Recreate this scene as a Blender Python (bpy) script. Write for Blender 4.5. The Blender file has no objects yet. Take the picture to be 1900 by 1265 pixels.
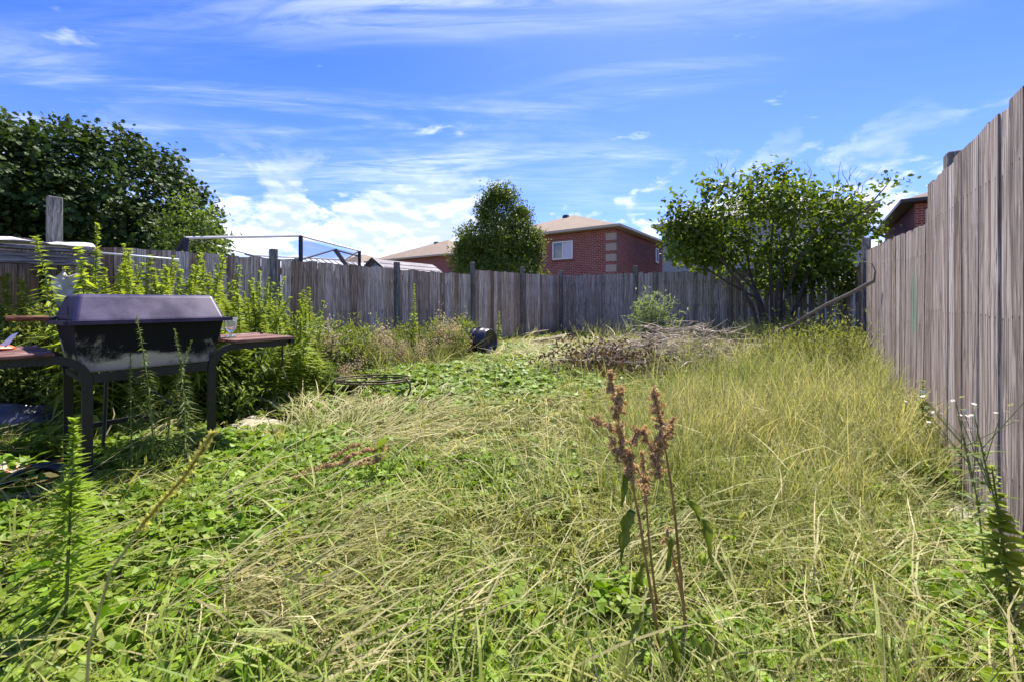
import bpy, math, random
import numpy as np
from mathutils import Vector, Matrix
R = math.radians
rng = np.random.default_rng(7)
random.seed(7)
sc = bpy.context.scene
C = sc.collection

# ------------------------------------------------------------------ camera, sky, sun, exposure
F, CX, HY, CAMZ, TH = 771.0, 950.0, 560.0, 1.09, R(36.2)      # photo pixels; yard axis is +Y, camera at the origin
cam_d = bpy.data.cameras.new('camera'); cam = bpy.data.objects.new('camera', cam_d); C.objects.link(cam)
cam_d.sensor_width = 36; cam_d.lens = 36 * F / 1900; cam_d.shift_y = (HY - 632.5) / 1900
cam_d.clip_start = 0.02; cam_d.clip_end = 3000
cam.location = (0, 0, CAMZ); cam.rotation_euler = (R(90), 0, TH)
cam_d.dof.use_dof = True; cam_d.dof.focus_distance = 4.0; cam_d.dof.aperture_fstop = 6.0
sc.camera = cam

SUN_EL, SUN_AZ = R(57), R(-16)          # azimuth from +Y towards +X
SUN_STR, SKY_STR = 4.3, 0.105
sun_d = bpy.data.lights.new('sun', 'SUN'); sun = bpy.data.objects.new('sun', sun_d); C.objects.link(sun)
sdir = Vector((math.sin(SUN_AZ) * math.cos(SUN_EL), math.cos(SUN_AZ) * math.cos(SUN_EL), math.sin(SUN_EL)))
sun.rotation_euler = sdir.to_track_quat('Z', 'Y').to_euler(); sun.location = (0, 0, 40)
sun_d.energy = SUN_STR; sun_d.angle = R(0.53); sun_d.color = (1.0, 0.93, 0.80)
sc.view_settings.view_transform = 'Standard'; sc.view_settings.look = 'None'
sc.view_settings.exposure = 1.42; sc.view_settings.gamma = 1.0
cy = sc.cycles; cy.max_bounces = 5; cy.diffuse_bounces = 3; cy.glossy_bounces = 2; cy.transmission_bounces = 4; cy.transparent_max_bounces = 6

class NT:
    """small node-tree helper"""
    def __init__(s, tree): s.t = tree; s.n = tree.nodes; s.l = tree.links
    def add(s, typ, **kw):
        nd = s.n.new(typ)
        for k, v in kw.items():
            if k == 'ins':
                for i, val in v.items():
                    if isinstance(val, bpy.types.NodeSocket): s.l.new(val, nd.inputs[i])
                    else: nd.inputs[i].default_value = val
            else: setattr(nd, k, v)
        return nd
    def math(s, op, a, b=0.0, clamp=False):
        nd = s.add('ShaderNodeMath', operation=op, use_clamp=clamp, ins={0: a, 1: b}); return nd.outputs[0]
    def mix(s, f, a, b, blend='MIX'):
        nd = s.add('ShaderNodeMix', data_type='RGBA', blend_type=blend)
        for i, v in ((0, f), (6, a), (7, b)):
            if isinstance(v, bpy.types.NodeSocket): s.l.new(v, nd.inputs[i])
            elif i == 0: nd.inputs[0].default_value = v
            else: nd.inputs[i].default_value = (*v[:3], 1)
        return nd.outputs[2]
    def ramp(s, f, stops):
        nd = s.add('ShaderNodeValToRGB', ins={0: f}); e = nd.color_ramp.elements
        while len(e) < len(stops): e.new(0.5)
        for i, (p, c) in enumerate(stops):
            e[i].position = p; e[i].color = (*c, 1) if not isinstance(c, float) else (c, c, c, 1)
        return nd.outputs[0]
    def noise(s, vec, scale, detail=4, rough=0.55, dist=0.0):
        nd = s.add('ShaderNodeTexNoise', ins={'Vector': vec, 'Scale': scale, 'Detail': detail, 'Roughness': rough, 'Distortion': dist})
        return nd.outputs[0]
    def mapping(s, vec, loc=(0, 0, 0), rot=(0, 0, 0), scale=(1, 1, 1)):
        return s.add('ShaderNodeMapping', ins={0: vec, 1: loc, 2: rot, 3: scale}).outputs[0]
    def sstep(s, x, lo, hi):
        nd = s.add('ShaderNodeMapRange', interpolation_type='SMOOTHSTEP', ins={0: x, 1: lo, 2: hi, 3: 0.0, 4: 1.0}); return nd.outputs[0]

world = bpy.data.worlds.new('World'); sc.world = world; world.use_nodes = True
w = NT(world.node_tree); w.n.clear()
sky = w.add('ShaderNodeTexSky', sky_type='NISHITA', sun_disc=False, sun_elevation=SUN_EL, sun_rotation=SUN_AZ,
            altitude=200, air_density=1.0, dust_density=0.6, ozone_density=2.5)
dirv = w.add('ShaderNodeTexCoord').outputs['Generated']
sep = w.add('ShaderNodeSeparateXYZ', ins={0: dirv})
zc = w.math('MAXIMUM', sep.outputs[2], 0.02)
zden = w.math('ADD', zc, 0.05)
flat = w.add('ShaderNodeCombineXYZ', ins={0: w.math('DIVIDE', sep.outputs[0], zden), 1: w.math('DIVIDE', sep.outputs[1], zden), 2: 0.0}).outputs[0]
aligned = w.mapping(flat, rot=(0, 0, -TH))
cir = w.noise(w.mapping(aligned, loc=(3.1, 0.55, 0), rot=(0, 0, R(-9)), scale=(0.42, 1.5, 1)), 1.0, 5, 0.62, 0.9)
cov = w.noise(w.mapping(aligned, loc=(0.6, 5.2, 0), scale=(0.35, 0.55, 1)), 1.0, 2, 0.5)
fib = w.noise(w.mapping(aligned, loc=(1.7, 2.2, 0), rot=(0, 0, R(-14)), scale=(1.1, 6.5, 1)), 1.3, 5, 0.68, 1.2)
cirm = w.math('MULTIPLY', w.math('MULTIPLY', w.sstep(cir, 0.40, 0.80), w.sstep(fib, 0.25, 0.62)), w.sstep(cov, 0.40, 0.62))
lowhaze = w.math('SUBTRACT', 1.0, w.sstep(sep.outputs[2], 0.05, 0.5))
# heaped clouds low in the sky
cum_c = w.mapping(dirv, scale=(1, 1, 2.2))
cum = w.noise(cum_c, 5.2, 7, 0.58, 0.25)
band = w.math('MULTIPLY', w.sstep(sep.outputs[2], -0.05, 0.03), w.math('SUBTRACT', 1.0, w.sstep(sep.outputs[2], 0.10, 0.36)))
dl = Vector(((640 - CX)/F*math.cos(TH) - math.sin(TH), (640 - CX)/F*math.sin(TH) + math.cos(TH), (HY - 400)/F)).normalized()
lobe = w.sstep(w.add('ShaderNodeVectorMath', operation='DOT_PRODUCT', ins={0: dirv, 1: tuple(dl)}).outputs['Value'], 0.90, 0.995)
cumm = w.sstep(w.math('ADD', w.math('ADD', cum, w.math('MULTIPLY', lobe, 0.05)), w.math('MULTIPLY', band, 0.15)), 0.56, 0.64)
cumm = w.math('MULTIPLY', cumm, band)
small = w.noise(w.mapping(aligned, loc=(7.7, 1.3, 0), scale=(1.2, 2.4, 1)), 1.6, 4, 0.6, 0.3)
smallm = w.math('MULTIPLY', w.sstep(small, 0.64, 0.80), 0.6)
skyc = w.add('ShaderNodeHueSaturation', ins={'Saturation': 1.28, 'Value': 1.0, 'Fac': 1.0, 'Color': sky.outputs[0]}).outputs[0]
skyc = w.mix(1.0, skyc, (0.44, 0.485, 0.90), 'MULTIPLY')
veil = w.math('MULTIPLY', lowhaze, 0.13)
col1 = w.mix(veil, skyc, (3.9, 4.7, 6.6))
col2 = w.mix(w.math('MULTIPLY', cirm, 0.85), col1, (5.0, 5.4, 6.3))
col3 = w.mix(smallm, col2, (5.6, 5.9, 6.5))
shade = w.noise(w.mapping(dirv, loc=(0, 0, 0.035), scale=(1, 1, 2.2)), 5.2, 3, 0.58, 0.25)
cumcol = w.ramp(w.sstep(w.math('SUBTRACT', cum, shade), -0.06, 0.09), [(0.0, (4.3/9, 4.9/9, 6.2/9)), (1.0, (1.0, 1.0, 1.0))])
cumcol = w.mix(1.0, cumcol, (6.2, 6.2, 6.5), 'MULTIPLY')
col4 = w.mix(w.math('MULTIPLY', cumm, 0.92), col3, cumcol)
bg = w.add('ShaderNodeBackground', ins={0: col4, 1: SKY_STR})
w.l.new(bg.outputs[0], w.add('ShaderNodeOutputWorld').inputs[0])

# ------------------------------------------------------------------ pixel <-> place
ct, st = math.cos(TH), math.sin(TH)
def at(px, py, t):
    """point seen at photo pixel px,py at depth t (metres along the camera axis)"""
    u = (px - CX) / F; v = (HY - py) / F
    return np.array([(u * ct - st) * t, (u * st + ct) * t, CAMZ + v * t])
def gp(px, py, z=0.0): return at(px, py, (CAMZ - z) * F / (py - HY))
def onx(px, X, py=None):
    u = (px - CX) / F; t = X / (u * ct - st)
    return at(px, HY if py is None else py, t)
def ony(px, Y, py=None):
    u = (px - CX) / F; t = Y / (u * st + ct)
    return at(px, HY if py is None else py, t)
def proj(x, y, z):
    d = -x * st + y * ct; r = x * ct + y * st
    return CX + F * r / d, HY - F * (z - CAMZ) / d, d

fw = np.array([-st, ct, 0.0]); rt = np.array([ct, st, 0.0])
# ------------------------------------------------------------------ mesh helpers
class Geo:
    def __init__(s): s.v = []; s.f = []; s.a = []; s.n = 0; s.m = []
    def add(s, V, F_, a=0.5, m=0):
        V = np.asarray(V, float).reshape(-1, 3)
        if not isinstance(F_, list) or (len(F_) and not isinstance(F_[0], np.ndarray)):
            by = {}
            for f in F_: by.setdefault(len(f), []).append(f)
            F_ = [np.array(x) for x in by.values()]
        for f in F_:
            s.f.append(f + s.n); s.m.append(np.full(len(f), m, int))
        s.v.append(V); s.a.append(np.broadcast_to(np.asarray(a, float), (len(V),)).copy()); s.n += len(V)
        return s
    def merge(s, g, mat=None, m=0):
        if not g.v: return s
        V = np.concatenate(g.v)
        if mat is not None: V = V @ np.array(mat.to_3x3()).T + np.array(mat.translation)
        s.add(V, g.f, np.concatenate(g.a), m); return s
    # shapes
    def box(s, c, size, rot=None, a=0.5, m=0, taper=1.0):
        x, y, z = np.array(size) / 2
        V = np.array([[-x, -y, -z], [x, -y, -z], [x, y, -z], [-x, y, -z], [-x*taper, -y*taper, z], [x*taper, -y*taper, z], [x*taper, y*taper, z], [-x*taper, y*taper, z]])
        if rot is not None: V = V @ np.array(rot).T
        return s.add(V + np.array(c), [[0, 3, 2, 1], [4, 5, 6, 7], [0, 1, 5, 4], [1, 2, 6, 5], [2, 3, 7, 6], [3, 0, 4, 7]], a, m)
    def beam(s, p, q, wd, ht, a=0.5, m=0, up=(0, 0, 1)):
        p, q = np.array(p, float), np.array(q, float); d = q - p; L = np.linalg.norm(d); d /= L
        sd = np.cross(d, up); sd /= np.linalg.norm(sd); u = np.cross(sd, d)
        return s.box((p + q) / 2, (L, wd, ht), np.array([d, sd, u]).T, a, m)
    def tube(s, path, rad, sides=6, a=0.5, m=0, cap=True):
        P = np.asarray(path, float); n = len(P); rad = np.broadcast_to(np.asarray(rad, float), (n,))
        T = np.gradient(P, axis=0); T /= np.linalg.norm(T, axis=1)[:, None] + 1e-9
        up = np.array([0, 0, 1.0]) if abs(T[0][2]) < 0.9 else np.array([1.0, 0, 0])
        V = []; sd = np.cross(T[0], up); sd /= np.linalg.norm(sd)
        ang = np.arange(sides) * 2 * math.pi / sides
        for i in range(n):
            sd = sd - T[i] * (sd @ T[i]); sd /= np.linalg.norm(sd) + 1e-9; b = np.cross(T[i], sd)
            V.append(P[i] + rad[i] * (np.cos(ang)[:, None] * sd + np.sin(ang)[:, None] * b))
        V = np.concatenate(V); k = np.arange(sides)
        Fq = np.concatenate([np.stack([i*sides + k, i*sides + (k+1) % sides, (i+1)*sides + (k+1) % sides, (i+1)*sides + k], 1) for i in range(n-1)])
        Fl = [Fq]
        if cap: Fl.append(np.stack([np.arange(sides)[::-1], (n-1)*sides + np.arange(sides)]))
        return s.add(V, Fl, a, m)
    def lathe(s, prof, sides=24, c=(0, 0, 0), rot=None, a=0.5, m=0):
        ang = np.arange(sides) * 2 * math.pi / sides; n = len(prof)
        V = np.concatenate([np.stack([r*np.cos(ang), r*np.sin(ang), np.full(sides, z)], 1) for r, z in prof])
        if rot is not None: V = V @ np.array(rot).T
        k = np.arange(sides)
        Fq = np.concatenate([np.stack([i*sides + k, i*sides + (k+1) % sides, (i+1)*sides + (k+1) % sides, (i+1)*sides + k], 1) for i in range(n-1)])
        return s.add(V + np.array(c), [Fq], a, m)
    def leaves(s, pos, d, nrm, L, W, tpl, a=None, m=0, droop=0.0):
        pos, d, nrm = (np.asarray(x, float) for x in (pos, d, nrm)); N = len(pos)
        if N == 0: return s
        d = d / (np.linalg.norm(d, axis=1)[:, None] + 1e-9)
        sd = np.cross(nrm, d); sd /= np.linalg.norm(sd, axis=1)[:, None] + 1e-9; up = np.cross(d, sd)
        tp, fc = tpl; tp = np.asarray(tp, float); k = len(tp)
        L = np.broadcast_to(L, (N,)); W = np.broadcast_to(W, (N,)); dr = np.broadcast_to(droop, (N,))
        V = (pos[:, None] + d[:, None] * (tp[:, 0][None, :, None] * L[:, None, None]) + sd[:, None] * (tp[:, 1][None, :, None] * W[:, None, None])
             + up[:, None] * ((tp[:, 2][None, :] * W[:, None] - dr[:, None] * (tp[:, 0][None, :]**2) * L[:, None])[:, :, None]))
        off = (np.arange(N) * k)[:, None, None]
        by = {}
        for f in fc: by.setdefault(len(f), []).append(f)
        Fl = [(np.array(x)[None] + off).reshape(-1, len(x[0])) for x in by.values()]
        if a is None: a = rng.random(N)
        return s.add(V.reshape(-1, 3), Fl, np.repeat(np.broadcast_to(a, (N,)), k), m)
    def mesh(s, name, mats, origin=(0, 0, 0), smooth=False):
        me = bpy.data.meshes.new(name)
        V = np.concatenate(s.v) - np.array(origin); nl = sum(f.size for f in s.f); nf = sum(len(f) for f in s.f)
        me.vertices.add(len(V)); me.vertices.foreach_set('co', V.astype(np.float32).ravel())
        me.loops.add(nl); me.loops.foreach_set('vertex_index', np.concatenate([f.ravel() for f in s.f]).astype(np.int32))
        tot = np.concatenate([np.full(len(f), f.shape[1]) for f in s.f]); start = np.concatenate([[0], np.cumsum(tot)[:-1]])
        me.polygons.add(nf); me.polygons.foreach_set('loop_start', start.astype(np.int32))
        for mt in (mats if isinstance(mats, (list, tuple)) else [mats]): me.materials.append(mt)
        me.polygons.foreach_set('material_index', np.concatenate(s.m).astype(np.int32))
        me.polygons.foreach_set('use_smooth', np.full(nf, bool(smooth)))
        me.update(calc_edges=True)
        at_ = me.attributes.new('v', 'FLOAT', 'POINT'); at_.data.foreach_set('value', np.concatenate(s.a).astype(np.float32))
        return me

def link(name, me, parent=None, loc=(0, 0, 0)):
    o = bpy.data.objects.new(name, me); C.objects.link(o); o.location = loc
    if parent is not None: o.parent = parent
    return o
def tag(o, label=None, cat=None, group=None, kind=None):
    for k, v in (('label', label), ('category', cat), ('group', group), ('kind', kind)):
        if v: o[k] = v
    return o
def thing(name, label, cat, base, group=None):
    return tag(link(name, None, None, base), label, cat, group)
def wbase(o):
    b = np.array(o.location)
    while o.parent: o = o.parent; b = b + np.array(o.location)
    return b
def part(name, g, mats, parent, smooth=False):
    """geometry in world coordinates, made local to its (unrotated) parent"""
    return link(name, g.mesh(name, mats, wbase(parent), smooth), parent)
def solo(name, g, mats, label, cat, base, group=None, kind=None, smooth=False):
    return tag(link(name, g.mesh(name, mats, base, smooth), None, base), label, cat, group, kind)
def copy_tree(o, parent=None):
    c = o.copy(); C.objects.link(c); c.parent = parent
    for ch in o.children: copy_tree(ch, c)
    return c
def bevel(o, wd=0.006, seg=2):
    md = o.modifiers.new('bevel', 'BEVEL'); md.width = wd; md.segments = seg; md.limit_method = 'ANGLE'; return o
def unit(n, up=None):
    v = rng.normal(size=(n, 3)); v /= np.linalg.norm(v, axis=1)[:, None]
    return v

# leaf outlines: (along, across, lift)
BLADE = ([(0, -.25, 0), (0, .25, 0), (.45, .5, .1), (.45, -.5, .1), (1, 0, 0)], [(0, 1, 2, 3), (3, 2, 4)])
LANCE = ([(0, 0, 0), (.35, .5, .18), (1, 0, 0), (.35, -.5, .18), (.38, 0, 0)], [(0, 4, 1), (4, 2, 1), (0, 3, 4), (3, 2, 4)])
OVATE = ([(0, 0, 0), (.2, .42, .12), (.6, .48, .15), (1, 0, -.05), (.6, -.48, .15), (.2, -.42, .12), (.45, 0, 0)], [(0, 6, 1), (6, 2, 1), (6, 3, 2), (0, 5, 6), (6, 5, 4), (6, 4, 3)])
MAPLE = ([(0, 0, 0), (-.08, .3, .05), (.22, .34, .02), (.3, .62, .1), (.5, .36, 0), (.72, .4, .06), (1, 0, -.08), (.72, -.4, .06), (.5, -.36, 0), (.3, -.62, .1), (.22, -.34, .02), (-.08, -.3, .05)],
         [(0, 2, 1), (0, 4, 3, 2), (0, 6, 5, 4), (0, 8, 7, 6), (0, 10, 9, 8), (0, 11, 10)])
CLOV = ([(0, 0, 0), (.42, .42, .10), (.85, .36, .06), (1, 0, 0), (.85, -.36, .06), (.42, -.42, .10)], [(0, 1, 2, 3, 4, 5)])
CHIP = ([(0, -.4, 0), (.5, -.5, .2), (1, 0, 0), (.5, .5, .2), (0, .4, 0)], [(0, 1, 3, 4), (1, 2, 3)])

# ------------------------------------------------------------------ materials
def newmat(name):
    m = bpy.data.materials.new(name); m.use_nodes = True; t = NT(m.node_tree); t.n.clear()
    out = t.add('ShaderNodeOutputMaterial'); return m, t, out
def bump(t, h, strength=0.4, dist=0.01):
    return t.add('ShaderNodeBump', ins={'Strength': strength, 'Distance': dist, 'Height': h}).outputs[0]
def plain(name, c, rough=0.6, var=0.25, scale=20, metal=0.0, bmp=0.1, spec=0.5, c2=None):
    m, t, out = newmat(name); co = t.add('ShaderNodeTexCoord').outputs['Object']
    n = t.noise(co, scale, 5, 0.6)
    dark = tuple(x * (1 - var) for x in c); light = c2 if c2 else tuple(min(1, x * (1 + var)) for x in c)
    col = t.ramp(n, [(0.3, dark), (0.7, light)])
    b = t.add('ShaderNodeBsdfPrincipled', ins={'Base Color': col, 'Roughness': rough, 'Metallic': metal, 'Specular IOR Level': spec, 'Normal': bump(t, n, bmp, 0.005)})
    t.l.new(b.outputs[0], out.inputs[0]); return m
def leafmat(name, c1, c2, trans=0.35, rough=0.5, c3=None, objvar=0.0, spec=0.3, tcol=(1.0, 1.0, 0.45)):
    """two-tone leaf: per-leaf value v mixes c1..c2; instancer tint or object random leans to c3"""
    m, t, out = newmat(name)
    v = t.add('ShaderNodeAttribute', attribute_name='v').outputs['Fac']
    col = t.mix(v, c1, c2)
    if c3 is not None:
        if objvar: f = t.math('MULTIPLY', t.add('ShaderNodeObjectInfo').outputs['Random'], objvar)
        else: f = t.add('ShaderNodeAttribute', attribute_name='tint').outputs['Fac']
        col = t.mix(f, col, c3)
    b = t.add('ShaderNodeBsdfPrincipled', ins={'Base Color': col, 'Roughness': rough, 'Specular IOR Level': spec})
    tr = t.add('ShaderNodeBsdfTranslucent', ins={0: t.mix(1.0, col, tcol, 'MULTIPLY')})
    mx = t.add('ShaderNodeMixShader', ins={0: trans, 1: b.outputs[0], 2: tr.outputs[0]})
    t.l.new(mx.outputs[0], out.inputs[0]); return m
def woodmat(name, tones, moss=0.0, green_paint=False, grain=1.0, axis='Z', nails=False, dark=.24):
    m, t, out = newmat(name); tc = t.add('ShaderNodeTexCoord').outputs['Object']; oi = t.add('ShaderNodeObjectInfo')
    rnd = oi.outputs['Random']
    off = t.add('ShaderNodeCombineXYZ', ins={0: t.math('MULTIPLY', rnd, 37.0), 1: t.math('MULTIPLY', rnd, 91.0), 2: t.math('MULTIPLY', rnd, 53.0)}).outputs[0]
    vec = t.add('ShaderNodeVectorMath', operation='ADD', ins={0: tc, 1: off}).outputs[0]
    rot = {'Z': (0, 0, 0), 'X': (0, R(90), 0), 'Y': (R(90), 0, 0)}[axis]
    sc_ = {'Z': (1, 1, .035), 'X': (.035, 1, 1), 'Y': (1, .035, 1)}[axis]
    gv = t.mapping(vec, scale=sc_)
    warp = t.noise(vec, 2.2, 2, 0.5)
    gvw = t.add('ShaderNodeVectorMath', operation='ADD', ins={0: gv, 1: t.add('ShaderNodeCombineXYZ', ins={0: t.math('MULTIPLY', warp, .10), 1: t.math('MULTIPLY', warp, .10), 2: 0.0}).outputs[0]}).outputs[0]
    g1 = t.noise(gvw, 62 * grain, 6, 0.72, 0.3)
    g2 = t.noise(gv, 170 * grain, 3, 0.6)
    g3 = t.noise(t.mapping(vec, scale=tuple(x * .5 if x < 1 else x for x in sc_)), 11, 3, 0.6)
    tone = t.ramp(rnd, [(i / (len(tones) - 1), c) for i, c in enumerate(tones)])
    tone = t.mix(t.sstep(g3, 0.35, 0.7), t.mix(1.0, tone, (.80, .77, .77), 'MULTIPLY'), tone)
    col = t.mix(t.sstep(g1, 0.38, 0.60), t.mix(1.0, tone, (dark, dark*.88, dark*.9), 'MULTIPLY'), tone)
    col = t.mix(t.math('MULTIPLY', t.sstep(g1, 0.57, 0.74), .8), col, (.86, .81, .79))
    col = t.mix(t.math('MULTIPLY', t.sstep(g2, 0.52, 0.72), .45), col, t.mix(1.0, tone, (.45, .42, .42), 'MULTIPLY'))
    g4 = t.noise(t.mapping(gvw, loc=(4.2, 7.7, 1.3)), 27 * grain, 4, 0.6)
    col = t.mix(t.math('MULTIPLY', t.sstep(g4, .55, .66), .62 if dark < .3 else .42), col, t.mix(1.0, tone, (.20, .17, .17), 'MULTIPLY'))
    # knots
    ks = {'Z': (1, 1, .33), 'X': (.33, 1, 1), 'Y': (1, .33, 1)}[axis]
    vo = t.add('ShaderNodeTexVoronoi', ins={'Vector': t.mapping(vec, scale=ks), 'Scale': 7.5})
    kd = vo.outputs['Distance']; ksel = t.sstep(t.add('ShaderNodeSeparateColor', ins={0: vo.outputs['Color']}).outputs[0], .62, .66)
    ring = t.math('MULTIPLY', t.math('SUBTRACT', 1.0, t.sstep(kd, .06, .26)), ksel)
    core = t.math('MULTIPLY', t.math('SUBTRACT', 1.0, t.sstep(kd, .05, .10)), ksel)
    col = t.mix(t.math('MULTIPLY', ring, .6), col, (.60, .56, .55)); col = t.mix(t.math('MULTIPLY', core, .9), col, (.035, .028, .025))
    if nails:
        so = t.add('ShaderNodeSeparateXYZ', ins={0: tc}); ax_ = t.math('ABSOLUTE', t.math('SUBTRACT', t.math('ABSOLUTE', so.outputs[0]), .036))
        for row in (.20, .54, .86):
            dz = t.math('SUBTRACT', so.outputs[2], t.math('ADD', row, t.math('MULTIPLY', t.math('SUBTRACT', rnd, .5), .012))); dzm = t.math('MULTIPLY', dz, 1.85)
            dd = t.math('SQRT', t.math('ADD', t.math('MULTIPLY', ax_, ax_), t.math('MULTIPLY', dzm, dzm)))
            stain = t.math('MULTIPLY', t.math('SUBTRACT', 1.0, t.sstep(ax_, .002, .010)), t.math('MULTIPLY', t.math('SUBTRACT', 1.0, t.sstep(dz, -.002, .0)), t.sstep(dz, -.10, -.01)))
            col = t.mix(t.math('MULTIPLY', stain, .55), col, (.10, .075, .06))
            col = t.mix(t.math('MULTIPLY', t.math('SUBTRACT', 1.0, t.sstep(dd, .004, .0075)), .95), col, (.02, .017, .016))
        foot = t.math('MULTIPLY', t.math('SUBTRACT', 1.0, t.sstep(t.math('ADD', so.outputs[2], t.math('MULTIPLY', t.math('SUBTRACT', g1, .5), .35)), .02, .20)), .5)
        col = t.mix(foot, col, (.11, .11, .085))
    geo = t.add('ShaderNodeNewGeometry').outputs['Position']
    if moss:
        mo = t.noise(t.mapping(geo, scale=(1.2, 1.2, .5)), 2.5, 5, 0.65)
        col = t.mix(t.math('MULTIPLY', t.sstep(mo, .45, .72), moss), col, (.10, .15, .09))
    if green_paint:
        sp = t.add('ShaderNodeSeparateXYZ', ins={0: geo})
        gy = t.math('ABSOLUTE', t.math('SUBTRACT', sp.outputs[1], 4.72)); gz = t.math('ABSOLUTE', t.math('SUBTRACT', sp.outputs[2], 1.07))
        gm = t.math('MULTIPLY', t.math('SUBTRACT', 1.0, t.sstep(gy, .03, .17)), t.math('SUBTRACT', 1.0, t.sstep(gz, .10, .36)))
        gm = t.math('MULTIPLY', gm, t.sstep(g1, .25, .6))
        col = t.mix(t.math('MULTIPLY', gm, .8), col, (.10, .30, .20))
    h = t.math('ADD', t.math('MULTIPLY', g1, 1.0), t.math('MULTIPLY', g2, .5))
    h = t.math('SUBTRACT', h, t.math('MULTIPLY', core, .8))
    b = t.add('ShaderNodeBsdfPrincipled', ins={'Base Color': col, 'Roughness': 0.85, 'Specular IOR Level': 0.25, 'Normal': bump(t, h, 0.75, 0.006)})
    t.l.new(b.outputs[0], out.inputs[0]); return m
def brickmat(name, c1, c2, mortar):
    m, t, out = newmat(name); geo = t.add('ShaderNodeNewGeometry').outputs['Position']
    sp = t.add('ShaderNodeSeparateXYZ', ins={0: geo})
    vec = t.add('ShaderNodeCombineXYZ', ins={0: t.math('ADD', sp.outputs[0], sp.outputs[1]), 1: sp.outputs[2], 2: 0.0}).outputs[0]
    br = t.add('ShaderNodeTexBrick', ins={'Vector': vec, 'Color1': (*c1, 1), 'Color2': (*c2, 1), 'Mortar': (*mortar, 1), 'Scale': 1.0, 'Mortar Size': 0.011, 'Mortar Smooth': 0.2, 'Bias': 0.0, 'Brick Width': 0.27, 'Row Height': 0.098})
    n = t.noise(geo, 3.0, 5, 0.6)
    col = t.mix(t.math('MULTIPLY', n, .5), br.outputs[0], t.mix(1.0, br.outputs[0], (.6, .55, .6), 'MULTIPLY'))
    b = t.add('ShaderNodeBsdfPrincipled', ins={'Base Color': col, 'Roughness': 0.85, 'Specular IOR Level': 0.2, 'Normal': bump(t, t.math('SUBTRACT', 1.0, br.outputs['Fac']), 0.6, 0.01)})
    t.l.new(b.outputs[0], out.inputs[0]); return m
def shinglemat(name, c, row=0.14):
    m, t, out = newmat(name); geo = t.add('ShaderNodeNewGeometry').outputs['Position']
    sp = t.add('ShaderNodeSeparateXYZ', ins={0: geo})
    vec = t.add('ShaderNodeCombineXYZ', ins={0: t.math('ADD', sp.outputs[0], sp.outputs[1]), 1: t.math('MULTIPLY', sp.outputs[2], 2.4), 2: 0.0}).outputs[0]
    br = t.add('ShaderNodeTexBrick', ins={'Vector': vec, 'Color1': (*[x*.82 for x in c], 1), 'Color2': (*[min(1, x*1.12) for x in c], 1), 'Mortar': (*[x*.55 for x in c], 1), 'Scale': 1.0, 'Mortar Size': 0.008, 'Mortar Smooth': 0.5, 'Brick Width': 0.33, 'Row Height': row})
    n = t.noise(geo, 1.3, 6, 0.65); n2 = t.noise(geo, 45, 3, 0.6)
    col = t.mix(t.math('MULTIPLY', n, .45), br.outputs[0], tuple(x * .62 for x in c))
    col = t.mix(t.math('MULTIPLY', n2, .35), col, tuple(x * .6 for x in c))
    b = t.add('ShaderNodeBsdfPrincipled', ins={'Base Color': col, 'Roughness': 0.9, 'Specular IOR Level': 0.15, 'Normal': bump(t, n2, 0.3, 0.01)})
    t.l.new(b.outputs[0], out.inputs[0]); return m

M = {}
GREYS = [(.26, .235, .235), (.36, .34, .36), (.215, .18, .165), (.32, .295, .31), (.43, .41, .435), (.27, .25, .28), (.24, .20, .175), (.36, .325, .335)]
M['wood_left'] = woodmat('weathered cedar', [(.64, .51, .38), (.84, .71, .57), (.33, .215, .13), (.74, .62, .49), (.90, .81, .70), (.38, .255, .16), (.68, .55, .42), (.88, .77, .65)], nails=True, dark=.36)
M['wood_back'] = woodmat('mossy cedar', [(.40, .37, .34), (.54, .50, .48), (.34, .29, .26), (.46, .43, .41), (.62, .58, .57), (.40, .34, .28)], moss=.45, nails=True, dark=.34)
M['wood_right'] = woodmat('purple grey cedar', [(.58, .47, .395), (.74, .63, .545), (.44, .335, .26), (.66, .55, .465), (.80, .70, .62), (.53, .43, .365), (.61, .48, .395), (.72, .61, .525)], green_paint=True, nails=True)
M['post'] = woodmat('weathered post', [(.27, .26, .24), (.33, .31, .29)], moss=.25)
M['timber'] = woodmat('old timber', [(.34, .29, .22), (.42, .37, .30)], axis='Y')
M['beam'] = woodmat('grey beam', [(.33, .32, .34), (.38, .37, .39)], axis='Y')
M['brick'] = brickmat('red brick', (.25, .055, .042), (.36, .10, .072), (.42, .34, .31))
M['brick2'] = brickmat('dark red brick', (.22, .048, .040), (.31, .082, .064), (.38, .30, .28))
M['quoin'] = plain('buff brick', (.42, .33, .27), .85, .2, 30)
M['siding'] = plain('pale grey siding', (.27, .28, .30), .6, .06, 5)
M['roof'] = shinglemat('tan shingle', (.29, .225, .175))
M['roof_grey'] = shinglemat('grey shingle', (.34, .32, .33), .25)
M['roof_dark'] = shinglemat('brown shingle', (.27, .21, .185))
M['eave'] = plain('beige eave', (.44, .38, .29), .5, .06, 8)
M['eave_dark'] = plain('dark brown eave', (.028, .022, .022), .45, .1, 8)
M['eave_grey'] = plain('grey eave', (.45, .48, .47), .5, .06, 8)
M['white'] = plain('white vinyl', (.78, .78, .78), .4, .04, 8)
m, t, out = newmat('window glass'); b = t.add('ShaderNodeBsdfPrincipled', ins={'Base Color': (.05, .09, .13, 1), 'Roughness': .04, 'Specular IOR Level': 1.0}); t.l.new(b.outputs[0], out.inputs[0]); M['glass'] = m
M['curtain'] = plain('pale blind', (.62, .62, .72), .7, .05, 4)
M['vent'] = plain('black roof vent', (.03, .028, .028), .6)

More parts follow.
